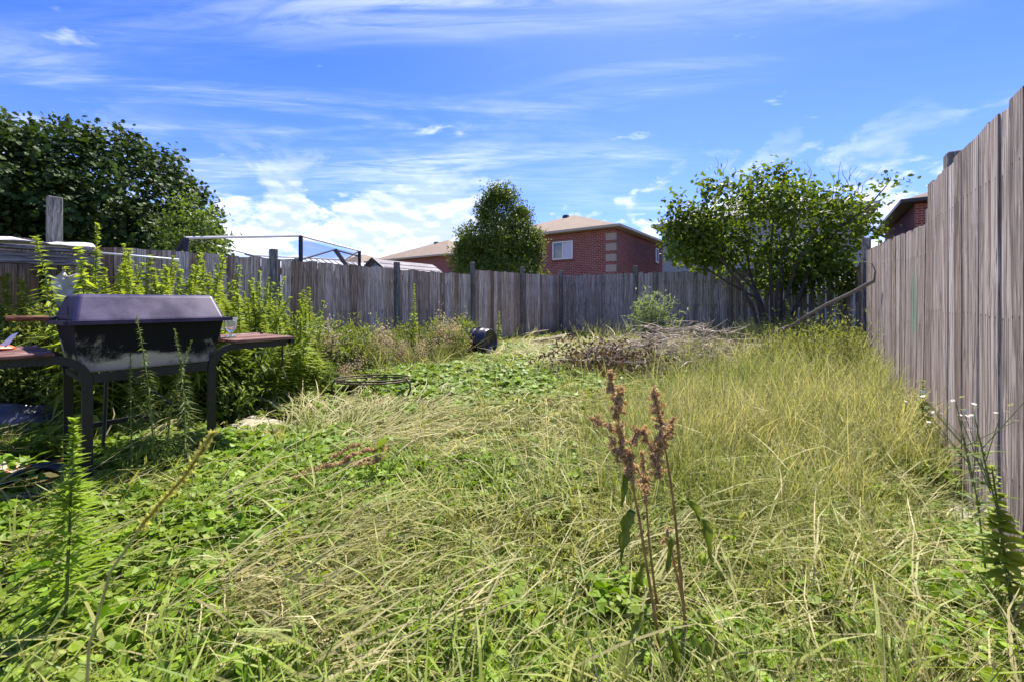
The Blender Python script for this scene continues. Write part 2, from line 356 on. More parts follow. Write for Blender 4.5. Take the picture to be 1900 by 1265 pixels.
# ------------------------------------------------------------------ ground
m, t, out = newmat('soil and thatch'); geo = t.add('ShaderNodeNewGeometry').outputs['Position']
n1 = t.noise(geo, .55, 4, .6); n2 = t.noise(geo, 9, 5, .65); n3 = t.noise(geo, 60, 4, .7)
col = t.ramp(n1, [(.35, (.075, .085, .022)), (.65, (.14, .12, .05))])
col = t.mix(t.sstep(n2, .4, .7), col, (.20, .17, .085)); col = t.mix(t.math('MULTIPLY', n3, .6), col, (.05, .05, .02))
b = t.add('ShaderNodeBsdfPrincipled', ins={'Base Color': col, 'Roughness': .95, 'Specular IOR Level': .1, 'Normal': bump(t, t.math('ADD', n2, n3), .8, .03)})
t.l.new(b.outputs[0], out.inputs[0]); M['soil'] = m
def ground_z(x, y):
    return 0.02 * np.sin(x * 1.7 + 1) * np.cos(y * 1.3) + 0.012 * np.sin(x * 4.1) * np.sin(y * 3.3 + 2)
gx = np.concatenate([[-1500, -200, -60, -25], np.linspace(-14, 8, 75), [20, 60, 200, 1500]])
gy = np.concatenate([[-1500, -200, -60, -15], np.linspace(-6, 20, 85), [30, 60, 200, 1500]])
GX, GY = np.meshgrid(gx, gy); inside = (np.abs(GX + 3) < 12) & (np.abs(GY - 7) < 14)
GZ = np.where(inside, ground_z(GX, GY), 0)
g = Geo(); nx = len(gx); ii, jj = np.meshgrid(np.arange(nx - 1), np.arange(len(gy) - 1)); k = (jj * nx + ii).ravel()
g.add(np.stack([GX.ravel(), GY.ravel(), GZ.ravel()], 1), [np.stack([k, k + 1, k + nx + 1, k + nx], 1)])
o = link('ground', g.mesh('ground', M['soil'], smooth=True)); tag(o, 'uneven soil and thatch under the overgrown yard', 'ground', kind='structure')

# ------------------------------------------------------------------ fences
XL, XR, YB = -6.43, 0.633, 11.36
def board_meshes(wd, mat, n=7):
    out_ = []
    for i in range(n):
        r = np.random.default_rng(50 + i); g = Geo(); h0, h1 = r.normal(0, .006, 2); x = wd / 2; tk = .0055
        lev = [0, .35, .7, 1.0]; V = []
        for q, z in enumerate(lev):
            dx = r.normal(0, .002, 2)
            zl, zr = (z + h0, z + h1) if q == 3 else (z, z)
            V += [[-x + dx[0], -tk, zl], [x + dx[1], -tk, zr], [x + dx[1], tk, zr], [-x + dx[0], tk, zl]]
        Fc = [[0, 3, 2, 1], [12, 13, 14, 15]]
        for q in range(3):
            for a in range(4): Fc.append([q*4 + a, q*4 + (a+1) % 4, q*4 + 4 + (a+1) % 4, q*4 + 4 + a])
        g.add(V, Fc); out_.append(g.mesh('board', mat))
    return out_
def put_board(meshes, f, loc, rotz, h, lean=0.0, tilt=0.0):
    o = link('board', meshes[random.randrange(len(meshes))], f, Vector(loc) - f.location)
    o.scale = (1, 1, h); o.rotation_euler = (lean, tilt, rotz); return o
def post(f, x, y, top, wd=.092, m='post'):
    g = Geo().box((x, y, top/2 - .1), (wd, wd, top + .2)); return bevel(part('post', g, M[m], f), .006, 1)

fl = thing('wooden_fence', 'long weathered grey board fence along the left side, stepping up near its far end', 'fence', (XL, 5, 0))
bm_l = board_meshes(.1398, M['wood_left']); PITCH = .141
posts_l = [-1.45, .68, 2.85, 5.07, 7.22, 9.24]
y = -2.6; nb_ = 0
while y < YB - .1:
    if min(abs(y - p) for p in posts_l) > .04:
        h = (1.72 if y < 7.22 else 1.84 + .05 * (y - 7.22) / 4.1) + random.gauss(0, .007)
        put_board(bm_l, fl, (XL - .015 + .003*(nb_ % 2) + random.gauss(0, .0015), y, .0), R(90) + random.gauss(0, .002), h, tilt=random.gauss(0, .003))
    y += PITCH; nb_ += 1
for p, tp in zip(posts_l, (1.9, 2.18, 1.86, 1.84, 2.0, 2.03)): post(fl, XL + .01, p, tp, wd=.11 if p == .68 else .09)
for z in (.35, 1.0, 1.55): part('rail', Geo().beam((XL - .045, -2.6, z), (XL - .045, YB - .1, z), .04, .09), M['post'], fl)

fb = thing('wooden_fence', 'dark shaded board fence with mossy posts across the back of the yard', 'fence', (-3, YB, 0))
bm_b = board_meshes(.129, M['wood_back'])
posts_b = [XL + .02, -4.05, -1.7, .45]
x = XL + .12
while x < XR + .05:
    h = 1.9 - .005 * (x - XL) + random.gauss(0, .008)
    if x > -.35: h = 1.78 + random.gauss(0, .03)
    put_board(bm_b, fb, (x, YB + random.gauss(0, .004), 0), random.gauss(0, .015), h, tilt=random.gauss(0, .005))
    x += .141 if x < -.4 else .158
for p, tp in zip(posts_b, (2.06, 2.08, 2.0, 1.9)): post(fb, p, YB - .03, tp, wd=.1)
for z in (.35, 1.0, 1.6): part('rail', Geo().beam((XL + .1, YB + .04, z), (XR, YB + .04, z), .04, .09), M['post'], fb)

fr = thing('wooden_fence', 'tall purple grey board fence close on the right, with a sagging far panel', 'fence', (XR, 5, 0))
bm_r = board_meshes(.1395, M['wood_right'], 9)
y = -1.2; nb_ = 0
while y < YB - .08:
    if y < 4.08: h, ln, dx = 1.9, random.gauss(0, .003), 0.0
    elif y < 8.8:
        k = (y - 4.1) / 4.7; h = 1.66 + .26 * k; ln = -.085 * max(0, 1 - abs(k - .12) / .45); dx = .022
    else: h, ln, dx = 1.8, 0, .03
    put_board(bm_r, fr, (XR + .004 + .003*(nb_ % 2) + dx + random.gauss(0, .0015), y - ln * .6, 0), R(90) + random.gauss(0, .002), h + random.gauss(0, .004), tilt=ln)
    y += PITCH; nb_ += 1
for p, tp in ((-.9, 2.0), (1.5, 1.88), (3.85, 2.05), (4.4, 1.8), (6.4, 1.72), (8.9, 2.12)): post(fr, XR + (.1 if p < 8 else .03), p, tp, wd=.11)
for y0, y1, z in ((-1.2, 4.05, .4), (-1.2, 4.05, 1.5), (4.15, 8.8, .4), (4.15, 8.8, 1.3), (8.9, 11.3, 1.4)):
    part('rail', Geo().beam((XR + .075, y0, z), (XR + .075, y1, z), .04, .09), M['post'], fr)

ed = thing('edging', 'pale concrete edging strip along the foot of the right fence', 'edging', (XR - .06, 1.8, 0))
conc = plain('concrete', (.30, .28, .24), .9, .25, 25)
for i in range(5): bevel(part('edging_block', Geo().box((XR - .045, .55 + i * .62, .012), (.075, .605, .07)), conc, ed), .01, 1)

# ------------------------------------------------------------------ houses
def hip_house(name, label, x0, x1, y0, y1, ez, rise, wall_m, roof_m, eave_m, ov=.42, windows=(), quoin=None, vents=(), wx0=None):
    base = ((x0+x1)/2, (y0+y1)/2, 0); h = thing(name, label, 'house', base, 'houses beyond the fences')
    tk = .25
    part('wall', Geo().box(((x0+x1)/2, y0 + tk/2, ez/2), (x1-x0, tk, ez)), wall_m, h)
    part('wall', Geo().box(((x0+x1)/2, y1 - tk/2, ez/2), (x1-x0, tk, ez)), wall_m, h)
    part('wall', Geo().box((x0 + tk/2, (y0+y1)/2, ez/2), (tk, y1-y0-2*tk, ez)), wall_m, h)
    part('wall', Geo().box((x1 - tk/2, (y0+y1)/2, ez/2), (tk, y1-y0-2*tk, ez)), wall_m, h)
    X0, X1, Y0, Y1 = x0-ov, x1+ov, y0-ov, y1+ov; mid = (X0+X1)/2; hw = (X1-X0)/2
    ya, yb = Y0 + min(hw, (Y1-Y0)/2), Y1 - min(hw, (Y1-Y0)/2); zt = ez + .10
    V = [[X0, Y0, zt], [X1, Y0, zt], [X1, Y1, zt], [X0, Y1, zt], [mid, ya, zt+rise], [mid, yb + .02, zt+rise]]
    r = part('roof', Geo().add(V, [[0, 1, 4], [1, 2, 5, 4], [2, 3, 5], [3, 0, 4, 5], [3, 2, 1, 0]]), roof_m, h)
    g = Geo()
    g.box(((X0+X1)/2, (Y0+Y1)/2, ez + .025), (X1-X0-.06, Y1-Y0-.06, .03))
    part('soffit', g, eave_m, h)
    gt = Geo()
    for p, q in (((X0-.04, Y0, zt-.02), (X1+.04, Y0, zt-.02)), ((X1, Y0+.05, zt-.02), (X1, Y1, zt-.02)), ((X0, Y0+.05, zt-.02), (X0, Y1, zt-.02))): gt.beam(p, q, .10, .13)
    part('gutter', gt, eave_m, h)
    for vx, vy in vents:
        k = min(1, min(vx-X0, X1-vx, vy-Y0, Y1-vy)/hw)
        part('roof_vent', Geo().box((vx, vy, zt + rise*k + .06), (.42, .42, .18), taper=.7), M['vent'], r)
    for (face, a, z, wd, ht) in windows:
        if face == 'S':
            bx = lambda cx, cz, sx, sz, dy, d: Geo().box((cx, y0 - dy, cz), (sx, d, sz))
        else:
            bx = lambda cx, cz, sx, sz, dy, d: Geo().box((x1 + dy, cx, cz), (d, sx, sz))
        wn = part('window', bx(a, z, wd - .1, ht - .1, .004, .02), M['glass'], h)
        for s_ in (-1, 1):
            part('frame', bx(a, z + s_*(ht/2 - .03), wd, .07, .02, .10), M['white'], wn)
            part('frame', bx(a + s_*(wd/2 - .03), z, .07, ht - .14, .02, .10), M['white'], wn)
        if face == 'S':
            part('frame', bx(a + .02, z, .06, ht - .14, .025, .08), M['white'], wn)
            part('pane', bx(a + wd*.24, z, wd*.42, ht - .16, .018, .015), M['curtain'], wn)
        part('sill', bx(a, z - ht/2 - .05, wd + .08, .06, .04, .10), M['brick2'], wn)
    if quoin:
        z = ez - .42; i = 0
        while z > .2:
            part('quoin', Geo().box((x1 - .22, y0 + .05, z), (.56, .16, .38)), M['quoin'], h); z -= .56
    return h
hip_house('brick_house', 'red brick house with buff corner bands and a sliding window behind the back fence', -18.6, -8.6, 20.95, 31, 4.97, 2.05, M['brick'], M['roof'], M['eave'],
          windows=(('S', -11.72, 4.02, 1.30, 1.02), ('E', 28.1, 4.15, .55, .95)), quoin=True, vents=((-13.95, 25.4),))
hip_house('brick_house', 'low brick house with tan hip roof seen between the blue shed and the upright tree', -36, -25.1, 25.2, 36, 4.97, 2.35, M['brick2'], M['roof'], M['eave'],
          vents=((-31.3, 29.7), (-29.5, 31.2)))
hip_house('brick_house', 'house with only its tan roof slope showing behind the trampoline net', -52, -41, 26, 37, 4.7, 2.3, M['brick2'], M['roof'], M['eave'])
hip_house('brick_house', 'brick house with dark brown eaves rising behind the right fence', 3.15, 13, 22.7, 31.5, 4.97, 2.3, M['brick2'], M['roof_dark'], M['eave_dark'],
          windows=(('S', 7.5, 3.9, 1.2, 1.0),))
hip_house('grey_house', 'pale grey house half hidden behind the big leafy bush', -6.55, 1.6, 22.4, 31, 4.97, 1.9, M['siding'], M['roof_grey'], M['eave_grey'],
          windows=(('S', -3.2, 3.9, 1.2, 1.0),))

# sheds beyond the left fence
sh = thing('garden_shed', 'small pale blue shed with grey shingle roof behind the left fence', 'shed', (-9.5, 7.7, 0))
bl = plain('pale blue boards', (.30, .42, .46), .6, .08, 9)
y0, y1, xr, hw = 6.85, 8.7, -9.5, .85; rz, ez = 2.22, 1.72
g = Geo(); V = [[xr-hw, y0, 0], [xr+hw, y0, 0], [xr+hw, y0, ez], [xr, y0, rz-.03], [xr-hw, y0, ez]]
V2 = [[a, y1, c] for a, b_, c in V]
g.add(V + V2, [[0, 1, 2, 3, 4], [9, 8, 7, 6, 5], [0, 5, 6, 1], [1, 6, 7, 2], [4, 9, 5, 0]]); part('wall', g, bl, sh)
rf = None
for s_ in (-1, 1):
    d = np.array([s_*(hw + .12), 0, -(rz - ez) * (hw + .12)/hw]); g = Geo()
    nrm = np.array([s_ * (rz-ez), 0, hw]); nrm /= np.linalg.norm(nrm)
    n_row = 5
    for r_ in range(n_row):
        p0 = np.array([xr, 0, rz]) + d * r_/n_row; p1 = np.array([xr, 0, rz]) + d * (r_+1.06)/n_row
        lift = nrm * .018
        A = [p0 + nrm*.004, p1 + lift]; q = []
        for yy in (y0 - .14, y1 + .14):
            for p in A: q.append([p[0], yy, p[2]])
        for yy in (y0 - .14, y1 + .14):
            for p in A: q.append([p[0] - nrm[0]*.02, yy, p[2] - nrm[2]*.02])
        g.add(q, [[0, 1, 3, 2], [4, 6, 7, 5], [1, 5, 7, 3], [0, 2, 6, 4], [0, 4, 5, 1], [2, 3, 7, 6]])
    rf = part('roof', g, M['roof_grey'], sh)
    part('trim', Geo().beam(np.array([xr, y0 - .15, rz + .01]), np.array([xr + d[0], y0 - .15, rz + d[2] + .01]), .03, .07), M['vent'], sh)
part('gable_vent', Geo().box((xr, y0 - .008, 2.0), (.16, .02, .10)), M['white'], sh)

mt = plain('ribbed pale metal', (.62, .63, .66), .35, .06, 6, metal=.3)
s2 = thing('metal_shed', 'low shed with pale ribbed metal roof under the trampoline frame', 'shed', (-11.6, 6.6, 0))
y0, y1, xr, hw, rz, ez = 5.9, 8.2, -11.9, 1.0, 2.34, 1.9
part('wall', Geo().box((xr, (y0+y1)/2, ez/2), (2*hw - .1, y1-y0 - .1, ez)), bl, s2)
for s_ in (-1, 1):
    n = 12
    g = Geo().add([[xr, y0, rz], [xr + s_*hw, y0, ez], [xr + s_*hw, y1, ez], [xr, y1, rz], [xr, y0, rz-.02], [xr + s_*hw, y0, ez-.02], [xr + s_*hw, y1, ez-.02], [xr, y1, rz-.02]],
                  [[0, 1, 2, 3], [7, 6, 5, 4], [1, 5, 6, 2], [0, 4, 5, 1], [3, 2, 6, 7]])
    p = part('roof', g, mt, s2)
    for i in range(n + 1):
        yy = y0 + (y1-y0)*i/n
        part('rib', Geo().beam((xr, yy, rz + .012), (xr + s_*hw, yy, ez + .012), .022, .022), mt, p)
part('gable', Geo().add([[xr-hw+.05, y0+.05, ez-.02], [xr+hw-.05, y0+.05, ez-.02], [xr, y0+.05, rz-.03]], [[0, 1, 2]]), bl, s2)

# trampoline with safety net
blk = plain('black foam sleeve', (.018, .019, .03), .6, .2, 30); tubew = plain('pale tube', (.90, .86, .78), .4, .08, 20)
m, t, out = newmat('safety net'); tr = t.add('ShaderNodeBsdfTransparent'); df = t.add('ShaderNodeBsdfDiffuse', ins={0: (.10, .10, .12, 1)})
mx = t.add('ShaderNodeMixShader', ins={0: .36, 1: tr.outputs[0], 2: df.outputs[0]}); t.l.new(mx.outputs[0], out.inputs[0]); M['net'] = m
tp = thing('trampoline', 'trampoline enclosure with pale top tube, black poles and grey net beyond the left fence', 'trampoline', (-11, 5.2, 0))
PA, PB, PC = at(345, 442, 6.0), at(558, 438, 7.0), at(667, 466, 9.2)
PD, PE = np.array([-10.6, 6.6, 2.25]), np.array([-10.9, 4.4, 2.2]); ring = [PA, PB, PC, PD, PE]
def sag(a, b, s_, n=9): 
    k = np.linspace(0, 1, n)[:, None]; p = a*(1-k) + b*k; p[:, 2] -= s_ * (4*k*(1-k))[:, 0]; return p
for i in range(5):
    a, b_ = ring[i], ring[(i+1) % 5]
    part('top_tube', Geo().tube(sag(a, b_, .0), .02, 8), tubew, tp)
    pts = sag(a, b_, .03); lo = pts.copy(); lo[:, 2] = .8; n = len(pts)
    if i in (1, 2): part('net', Geo().add(np.concatenate([pts - [0, 0, .04], lo]), [[q, q+1, n+q+1, n+q] for q in range(n-1)]), M['net'], tp)
    part('pole', Geo().tube([[a[0], a[1], .02], a*[1, 1, .5], a], .035, 8), blk, tp)
cen = sum(ring)/5; mat_r = [np.array([cen[0] + 1.45*math.cos(x), cen[1] + 1.45*math.sin(x), .82]) for x in np.linspace(0, 2*math.pi, 25)]
part('bed', Geo().add([*mat_r[:-1]], [list(range(24))]), blk, tp); part('bed_frame', Geo().tube(mat_r, .03, 6), tubew, tp)
part('net_rail', Geo().tube([at(455, 472, 8.6), at(505, 484, 8.6), at(560, 482, 8.7), at(620, 464, 9.2), PC - [0, 0, .12]], .02, 6), plain('grey tube', (.2, .2, .22), .5), tp)
part('strut', Geo().tube([at(622, 464, 9.2), at(648, 500, 9.2), [-8.4, 5.4, .8]], .05, 6), blk, tp)
part('brace', Geo().tube([PA, PA + [-.3, -.35, -.9]], .03, 6), blk, tp)

# ------------------------------------------------------------------ trees and bushes
M['bark'] = plain('dark bark', (.075, .06, .05), .9, .4, 30, bmp=.8)
M['bark_pale'] = plain('grey twig', (.20, .165, .13), .85, .3, 40, bmp=.5)
M['maple_leaf'] = leafmat('maple leaf', (.018, .042, .014), (.075, .125, .024), .28, .55, spec=.18)
M['light_leaf'] = leafmat('light leaf', (.085, .15, .025), (.21, .29, .05), .42, .45)
M['tree_leaf'] = leafmat('pear leaf', (.045, .095, .014), (.21, .27, .040), .42, .5, spec=.3)
M['bush_leaf'] = leafmat('bush leaf', (.045, .095, .010), (.21, .28, .028), .48, .5, spec=.3)
def crown(ells, per_area, leaves_per, sig, L, W, tpl, inner=.72, seed=0, zmin=-.55):
    """leaf clusters spread through ellipsoids (centre, radii)"""
    global rng
    g = Geo(); r = np.random.default_rng(seed)
    for c, rad in ells:
        c, rad = np.array(c), np.array(rad); nC = int(per_area * (rad[0]*rad[1] + rad[0]*rad[2] + rad[1]*rad[2]))
        d = r.normal(size=(nC, 3)); d /= np.linalg.norm(d, axis=1)[:, None]; d = d[d[:, 2] > zmin]; nC = len(d)
        lump = 1 + .09*np.sin(5*d[:, 0] + 3*d[:, 2] + seed) * np.cos(4*d[:, 1] - 2*d[:, 2])
        f = np.where(r.random(nC) < .25, r.uniform(.35, inner, nC), r.uniform(inner, 1.0, nC)) * lump
        cc = c + d * rad * f[:, None]
        n = nC * leaves_per; ci = np.repeat(np.arange(nC), leaves_per)
        pos = cc[ci] + r.normal(size=(n, 3)) * sig
        outd = d[ci]; ld = outd*.5 + r.normal(size=(n, 3))*.7 + [0, 0, -.35]
        nr = outd*.7 + [0, 0, .8] + r.normal(size=(n, 3))*.45
        sz = r.uniform(.65, 1.2, n)
        va = np.clip(r.random(nC)[ci]*.55 + r.random(n)*.45, 0, 1)
        g.leaves(pos, ld, nr, L*sz, W*sz, tpl, va, droop=.12)
    return g
def wig(p, q, n=6, amp=.05, seed=0):
    r = np.random.default_rng(seed); k = np.linspace(0, 1, n)[:, None]; P = np.array(p)*(1-k) + np.array(q)*k
    P[1:-1] += r.normal(size=(n-2, 3)) * amp; return P

# large round maple
mb = np.array([-12.3, 1.95, 0]); tr_ = thing('maple_tree', 'large round dark green maple tree beyond the left fence', 'tree', mb)
g = Geo().tube([mb - [0, 0, .1], mb + [.03, 0, .8], mb + [0, .05, 1.6]], [.17, .13, .11], 10)
for i in range(9):
    a = i*.7; e = mb + [1.6*math.cos(a), 1.6*math.sin(a), 2.2 + 1.6*((i*37) % 10)/10]
    g.tube(wig(mb + [0, 0, 1.3], e, 6, .08, i), np.linspace(.07, .012, 6), 6)
part('trunk', g, M['bark'], tr_)
part('crown', crown([(mb + [0, -.3, 2.6], (2.35, 2.35, 2.05)), (mb + [.2, .9, 1.75], (1.5, 1.4, 1.5)), (mb + [.3, -2.2, 2.55], (1.9, 2.0, 1.95))], 90, 26, .11, .085, .085, MAPLE, inner=.86, seed=3, zmin=-.8), M['maple_leaf'], tr_)
# paler young tree in front of it
def pc(px, py, rx, ry, t, rd=None):
    c = at(px, py, t); s_ = t/F; return (c, (rx*s_, (rd or rx)*s_, ry*s_))
mb = at(360, 560, 6.5); mb[2] = 0
tr_ = thing('young_tree', 'small paler green tree standing just in front of the round maple', 'tree', mb)
g = Geo().tube([mb, mb + [.02, .02, 1.2], mb + [0, 0, 2.2]], [.05, .04, .012], 6)
part('trunk', g, M['bark'], tr_)
part('crown', crown([pc(355, 400, 32, 40, 6.5), pc(388, 432, 26, 40, 6.5), pc(320, 436, 22, 34, 6.4), pc(358, 465, 52, 40, 6.5)], 130, 16, .07, .065, .04, OVATE, seed=5), M['light_leaf'], tr_)
# upright tree beyond the back corner
mb = ony(925, 14.0); mb[2] = 0; dep = proj(*mb)[2]
tr_ = thing('pear_tree', 'upright broadly conical green tree beyond the back corner of the fence', 'tree', mb)
g = Geo().tube([mb, mb + [.02, 0, 1.6], mb + [0, 0, 4.8]], [.12, .09, .02], 8)
for i in range(10):
    a = i*2.4; g.tube(wig(mb + [0, 0, 1.2 + .2*i], mb + [.9*math.cos(a), .9*math.sin(a), 2.6 + .28*i], 5, .05, i), np.linspace(.04, .008, 5), 5)
part('trunk', g, M['bark'], tr_)
part('crown', crown([pc(930, 400, 42, 52, dep), pc(925, 450, 72, 52, dep), pc(885, 480, 44, 46, dep), pc(968, 475, 38, 52, dep), pc(912, 368, 14, 22, dep), pc(944, 366, 13, 26, dep), pc(898, 400, 16, 30, dep), pc(972, 405, 14, 30, dep), pc(860, 450, 16, 24, dep), pc(994, 450, 14, 30, dep), pc(925, 510, 85, 40, dep)],
                    58, 26, .14, .14, .07, LANCE, seed=8), M['tree_leaf'], tr_)

# large multi-stemmed bush in the back right corner
T0 = 8.6; mb = gp(1432, 655); mb = at(1432, 600, T0); mb[2] = 0
bu = thing('lilac_bush', 'large many-stemmed leafy bush with dark bare lower stems in the back right corner', 'bush', mb)
stems = [[(1418, 640), (1398, 575), (1372, 525), (1335, 478), (1302, 440), (1280, 420)], [(1424, 640), (1408, 570), (1390, 500), (1382, 430), (1376, 370)],
         [(1428, 645), (1402, 540), (1362, 500), (1335, 462), (1318, 400)], [(1436, 640), (1432, 560), (1428, 480), (1436, 400), (1440, 340)],
         [(1442, 640), (1440, 560), (1446, 490), (1470, 430), (1490, 370)], [(1448, 640), (1456, 560), (1478, 490), (1512, 430), (1540, 380)],
         [(1454, 640), (1470, 580), (1505, 520), (1550, 470), (1585, 430)], [(1440, 640), (1415, 570), (1396, 520), (1350, 455), (1340, 380)],
         [(1446, 640), (1449, 570), (1452, 500), (1445, 430)], [(1432, 642), (1420, 590), (1405, 555), (1360, 530), (1320, 505), (1290, 490)],
         [(1450, 640), (1500, 500), (1560, 420), (1610, 385), (1645, 345)]]
for i, sp in enumerate(stems):
    dt = ((i*53) % 11 - 5) * .12
    P = np.array([at(px, py, T0 + dt*k/len(sp)) for k, (px, py) in enumerate(sp)]); P[0][2] = 0
    part('stem', Geo().tube(P, np.linspace(.042, .010, len(P)), 6), M['bark'], bu)
g = Geo()
for i in range(26):
    px, py = random.uniform(1330, 1600), random.uniform(320, 470)
    a = at(px, py, T0 + random.uniform(-.7, .6)); g.tube(wig(a, a + np.array([random.gauss(0, .25), random.gauss(0, .2), random.uniform(.15, .5)]), 4, .03, i), np.linspace(.007, .002, 4), 4)
for px, py, ex, ey in ((1550, 380, 1560, 300), (1552, 370, 1590, 310), (1548, 390, 1540, 320), (1640, 350, 1665, 325), (1500, 340, 1505, 310)):
    g.tube(wig(at(px, py, T0), at(ex, ey, T0 + .1), 5, .03, int(px)), np.linspace(.009, .003, 5), 4)
part('twigs', g, M['bark_pale'], bu)['kind'] = 'stuff'
part('crown', crown([pc(1405, 400, 108, 72, T0), pc(1290, 430, 58, 66, T0 + .1, 80), pc(1272, 482, 34, 32, T0 - .3), pc(1565, 410, 62, 70, T0, 70), pc(1425, 350, 62, 36, T0), pc(1640, 345, 24, 24, T0),
                     pc(1545, 480, 58, 62, T0 - .1), pc(1480, 470, 70, 60, T0 + .3), pc(1350, 460, 60, 50, T0 + .2), pc(1510, 375, 40, 36, T0), pc(1330, 350, 30, 22, T0), pc(1500, 520, 80, 50, T0 + .3), pc(1582, 525, 34, 50, T0 - .1), pc(1325, 495, 44, 30, T0 + .2), pc(1400, 480, 60, 40, T0 + .5), pc(1440, 520, 50, 30, T0 + .7), pc(1285, 455, 50, 50, T0), pc(1262, 440, 40, 52, T0 - .1), pc(1260, 395, 26, 26, T0)],
                    40, 18, .12, .10, .075, OVATE, inner=.55, seed=11), M['bush_leaf'], bu)

# ------------------------------------------------------------------ grill
GB = np.array([-3.46, .73, 0])
gr = thing('charcoal_grill', 'large dark purple black charcoal grill with red wooden side shelves', 'grill', GB)
m, t, out = newmat('faded enamel'); co = t.add('ShaderNodeTexCoord').outputs['Object']; n = t.noise(co, 6, 5, .6); n2 = t.noise(co, 90, 3, .6)
col = t.mix(t.sstep(n, .4, .65), (.036, .026, .062), (.066, .050, .105)); col = t.mix(t.math('MULTIPLY', t.sstep(n2, .6, .75), .3), col, (.13, .11, .12))
b = t.add('ShaderNodeBsdfPrincipled', ins={'Base Color': col, 'Roughness': t.ramp(n, [(.3, .30), (.7, .46)]), 'Specular IOR Level': .4, 'Normal': bump(t, n2, .05, .002)}); t.l.new(b.outputs[0], out.inputs[0]); M['lid'] = m
m, t, out = newmat('burnt trough'); geo = t.add('ShaderNodeNewGeometry').outputs['Position']; sp = t.add('ShaderNodeSeparateXYZ', ins={0: geo})
n = t.noise(geo, 7, 6, .65, .4); n2 = t.noise(geo, 130, 4, .75); ny = t.noise(t.mapping(geo, scale=(1, .6, 1)), 3.2, 3, .5)
edge = t.math('ADD', t.math('MULTIPLY', t.math('SUBTRACT', .885, sp.outputs[2]), 4.5), t.math('MULTIPLY', t.math('SUBTRACT', ny, .5), 4.4))
edge = t.math('ADD', edge, t.math('ADD', t.math('MULTIPLY', t.math('SUBTRACT', n, .5), 1.6), t.math('MULTIPLY', t.math('SUBTRACT', n2, .5), .7)))
fade = t.math('MULTIPLY', t.sstep(edge, -.05, .40), .95)
col = t.mix(fade, (.010, .010, .013), (.52, .46, .37))
col = t.mix(t.math('MULTIPLY', t.sstep(n2, .55, .7), .5), col, t.mix(1.0, col, (.3, .3, .3), 'MULTIPLY'))
b = t.add('ShaderNodeBsdfPrincipled', ins={'Base Color': col, 'Roughness': .7, 'Specular IOR Level': .15, 'Normal': bump(t, n2, .15, .003)}); t.l.new(b.outputs[0], out.inputs[0]); M['trough'] = m
M['tube'] = plain('black powder coat', (.010, .012, .016), .45, .3, 40, bmp=.03)
M['redwood'] = woodmat('red stained shelf', [(.25, .13, .11), (.32, .18, .15)], axis='Y')
M['brownwood'] = woodmat('brown handle', [(.34, .17, .10), (.30, .15, .09)], axis='Y')
# trough: tapered open box
def frustum(x0, x1, y0, y1, z0, X0, X1, Y0, Y1, z1):
    return [[x0, y0, z0], [x1, y0, z0], [x1, y1, z0], [x0, y1, z0], [X0, Y0, z1], [X1, Y0, z1], [X1, Y1, z1], [X0, Y1, z1]]
BOXF = [[0, 3, 2, 1], [4, 5, 6, 7], [0, 1, 5, 4], [1, 2, 6, 5], [2, 3, 7, 6], [3, 0, 4, 7]]
tx0, tx1, ty0, ty1 = -3.76, -3.15, .40, 1.09
o = part('trough', Geo().add(frustum(tx0+.09, tx1-.06, ty0+.035, ty1-.045, .70, tx0, tx1, ty0, ty1, .975), BOXF), M['trough'], gr); bevel(o, .012, 3)
lx0, lx1, ly0, ly1 = -3.79, -3.12, .375, 1.115
g = Geo().add(frustum(lx0+.02, lx1-.015, ly0+.02, ly1-.02, .978, lx0+.15, lx1-.13, ly0+.055, ly1-.055, 1.132), BOXF)
o = part('lid', g, M['lid'], gr); bevel(o, .022, 4)
lid = o
g = Geo()
for p, q in (((lx1, ly0, .978), (lx1, ly1, .978)), ((lx0, ly0, .968), (lx0, ly1, .968)), ((lx0, ly0, .968), (lx1, ly0, .978)), ((lx0, ly1, .968), (lx1, ly1, .978))): g.beam(p, q, .028, .022)
part('rim', g, M['lid'], lid)
part('handle', Geo().tube([[-3.72, .205, .995], [-3.72, .37, .99]], .0165, 10), M['brownwood'], lid)
part('bolt', Geo().tube([[-3.72, .365, .99], [-3.72, .40, .99]], .012, 8), M['tube'], lid)
part('scratch', Geo().box((-3.27, .395, 1.04), (.012, .004, .045)), M['tube'], lid)
def leg_frame(x, yleg, ydir):
    """square tube bent from a leg into a shelf arm"""
    R_ = .13; zs = .79; P = [[x, yleg, -.03], [x, yleg, zs - R_]]
    for a in np.linspace(0, 90, 8)[1:]: P.append([x, yleg + ydir*R_*(1-math.cos(R(a))), zs - R_ + R_*math.sin(R(a))])
    P.append([x, yleg + ydir*.47, zs]); return np.array(P)
def sq_tube(P, wd, tk):
    """rectangular section tube bent in a plane of constant x"""
    g = Geo(); T = np.gradient(P, axis=0); T /= np.linalg.norm(T, axis=1)[:, None]; N = np.stack([np.zeros(len(P)), -T[:, 2], T[:, 1]], 1); V = []
    for p, n_ in zip(P, N):
        for sx, sn in ((-1, -1), (1, -1), (1, 1), (-1, 1)): V.append(p + np.array([sx*wd/2, 0, 0]) + n_*sn*tk/2)
    Fc = [[0, 3, 2, 1], [4*len(P)-4, 4*len(P)-3, 4*len(P)-2, 4*len(P)-1]]
    for i in range(len(P)-1):
        for a in range(4): Fc.append([i*4+a, i*4+(a+1) % 4, i*4+4+(a+1) % 4, i*4+4+a])
    return g.add(V, Fc)
for x in (-3.17, -3.75):
    for yl, dr in ((.455, -1), (1.025, 1)):
        part('leg', sq_tube(leg_frame(x, yl, dr), .03, .042), M['tube'], gr)
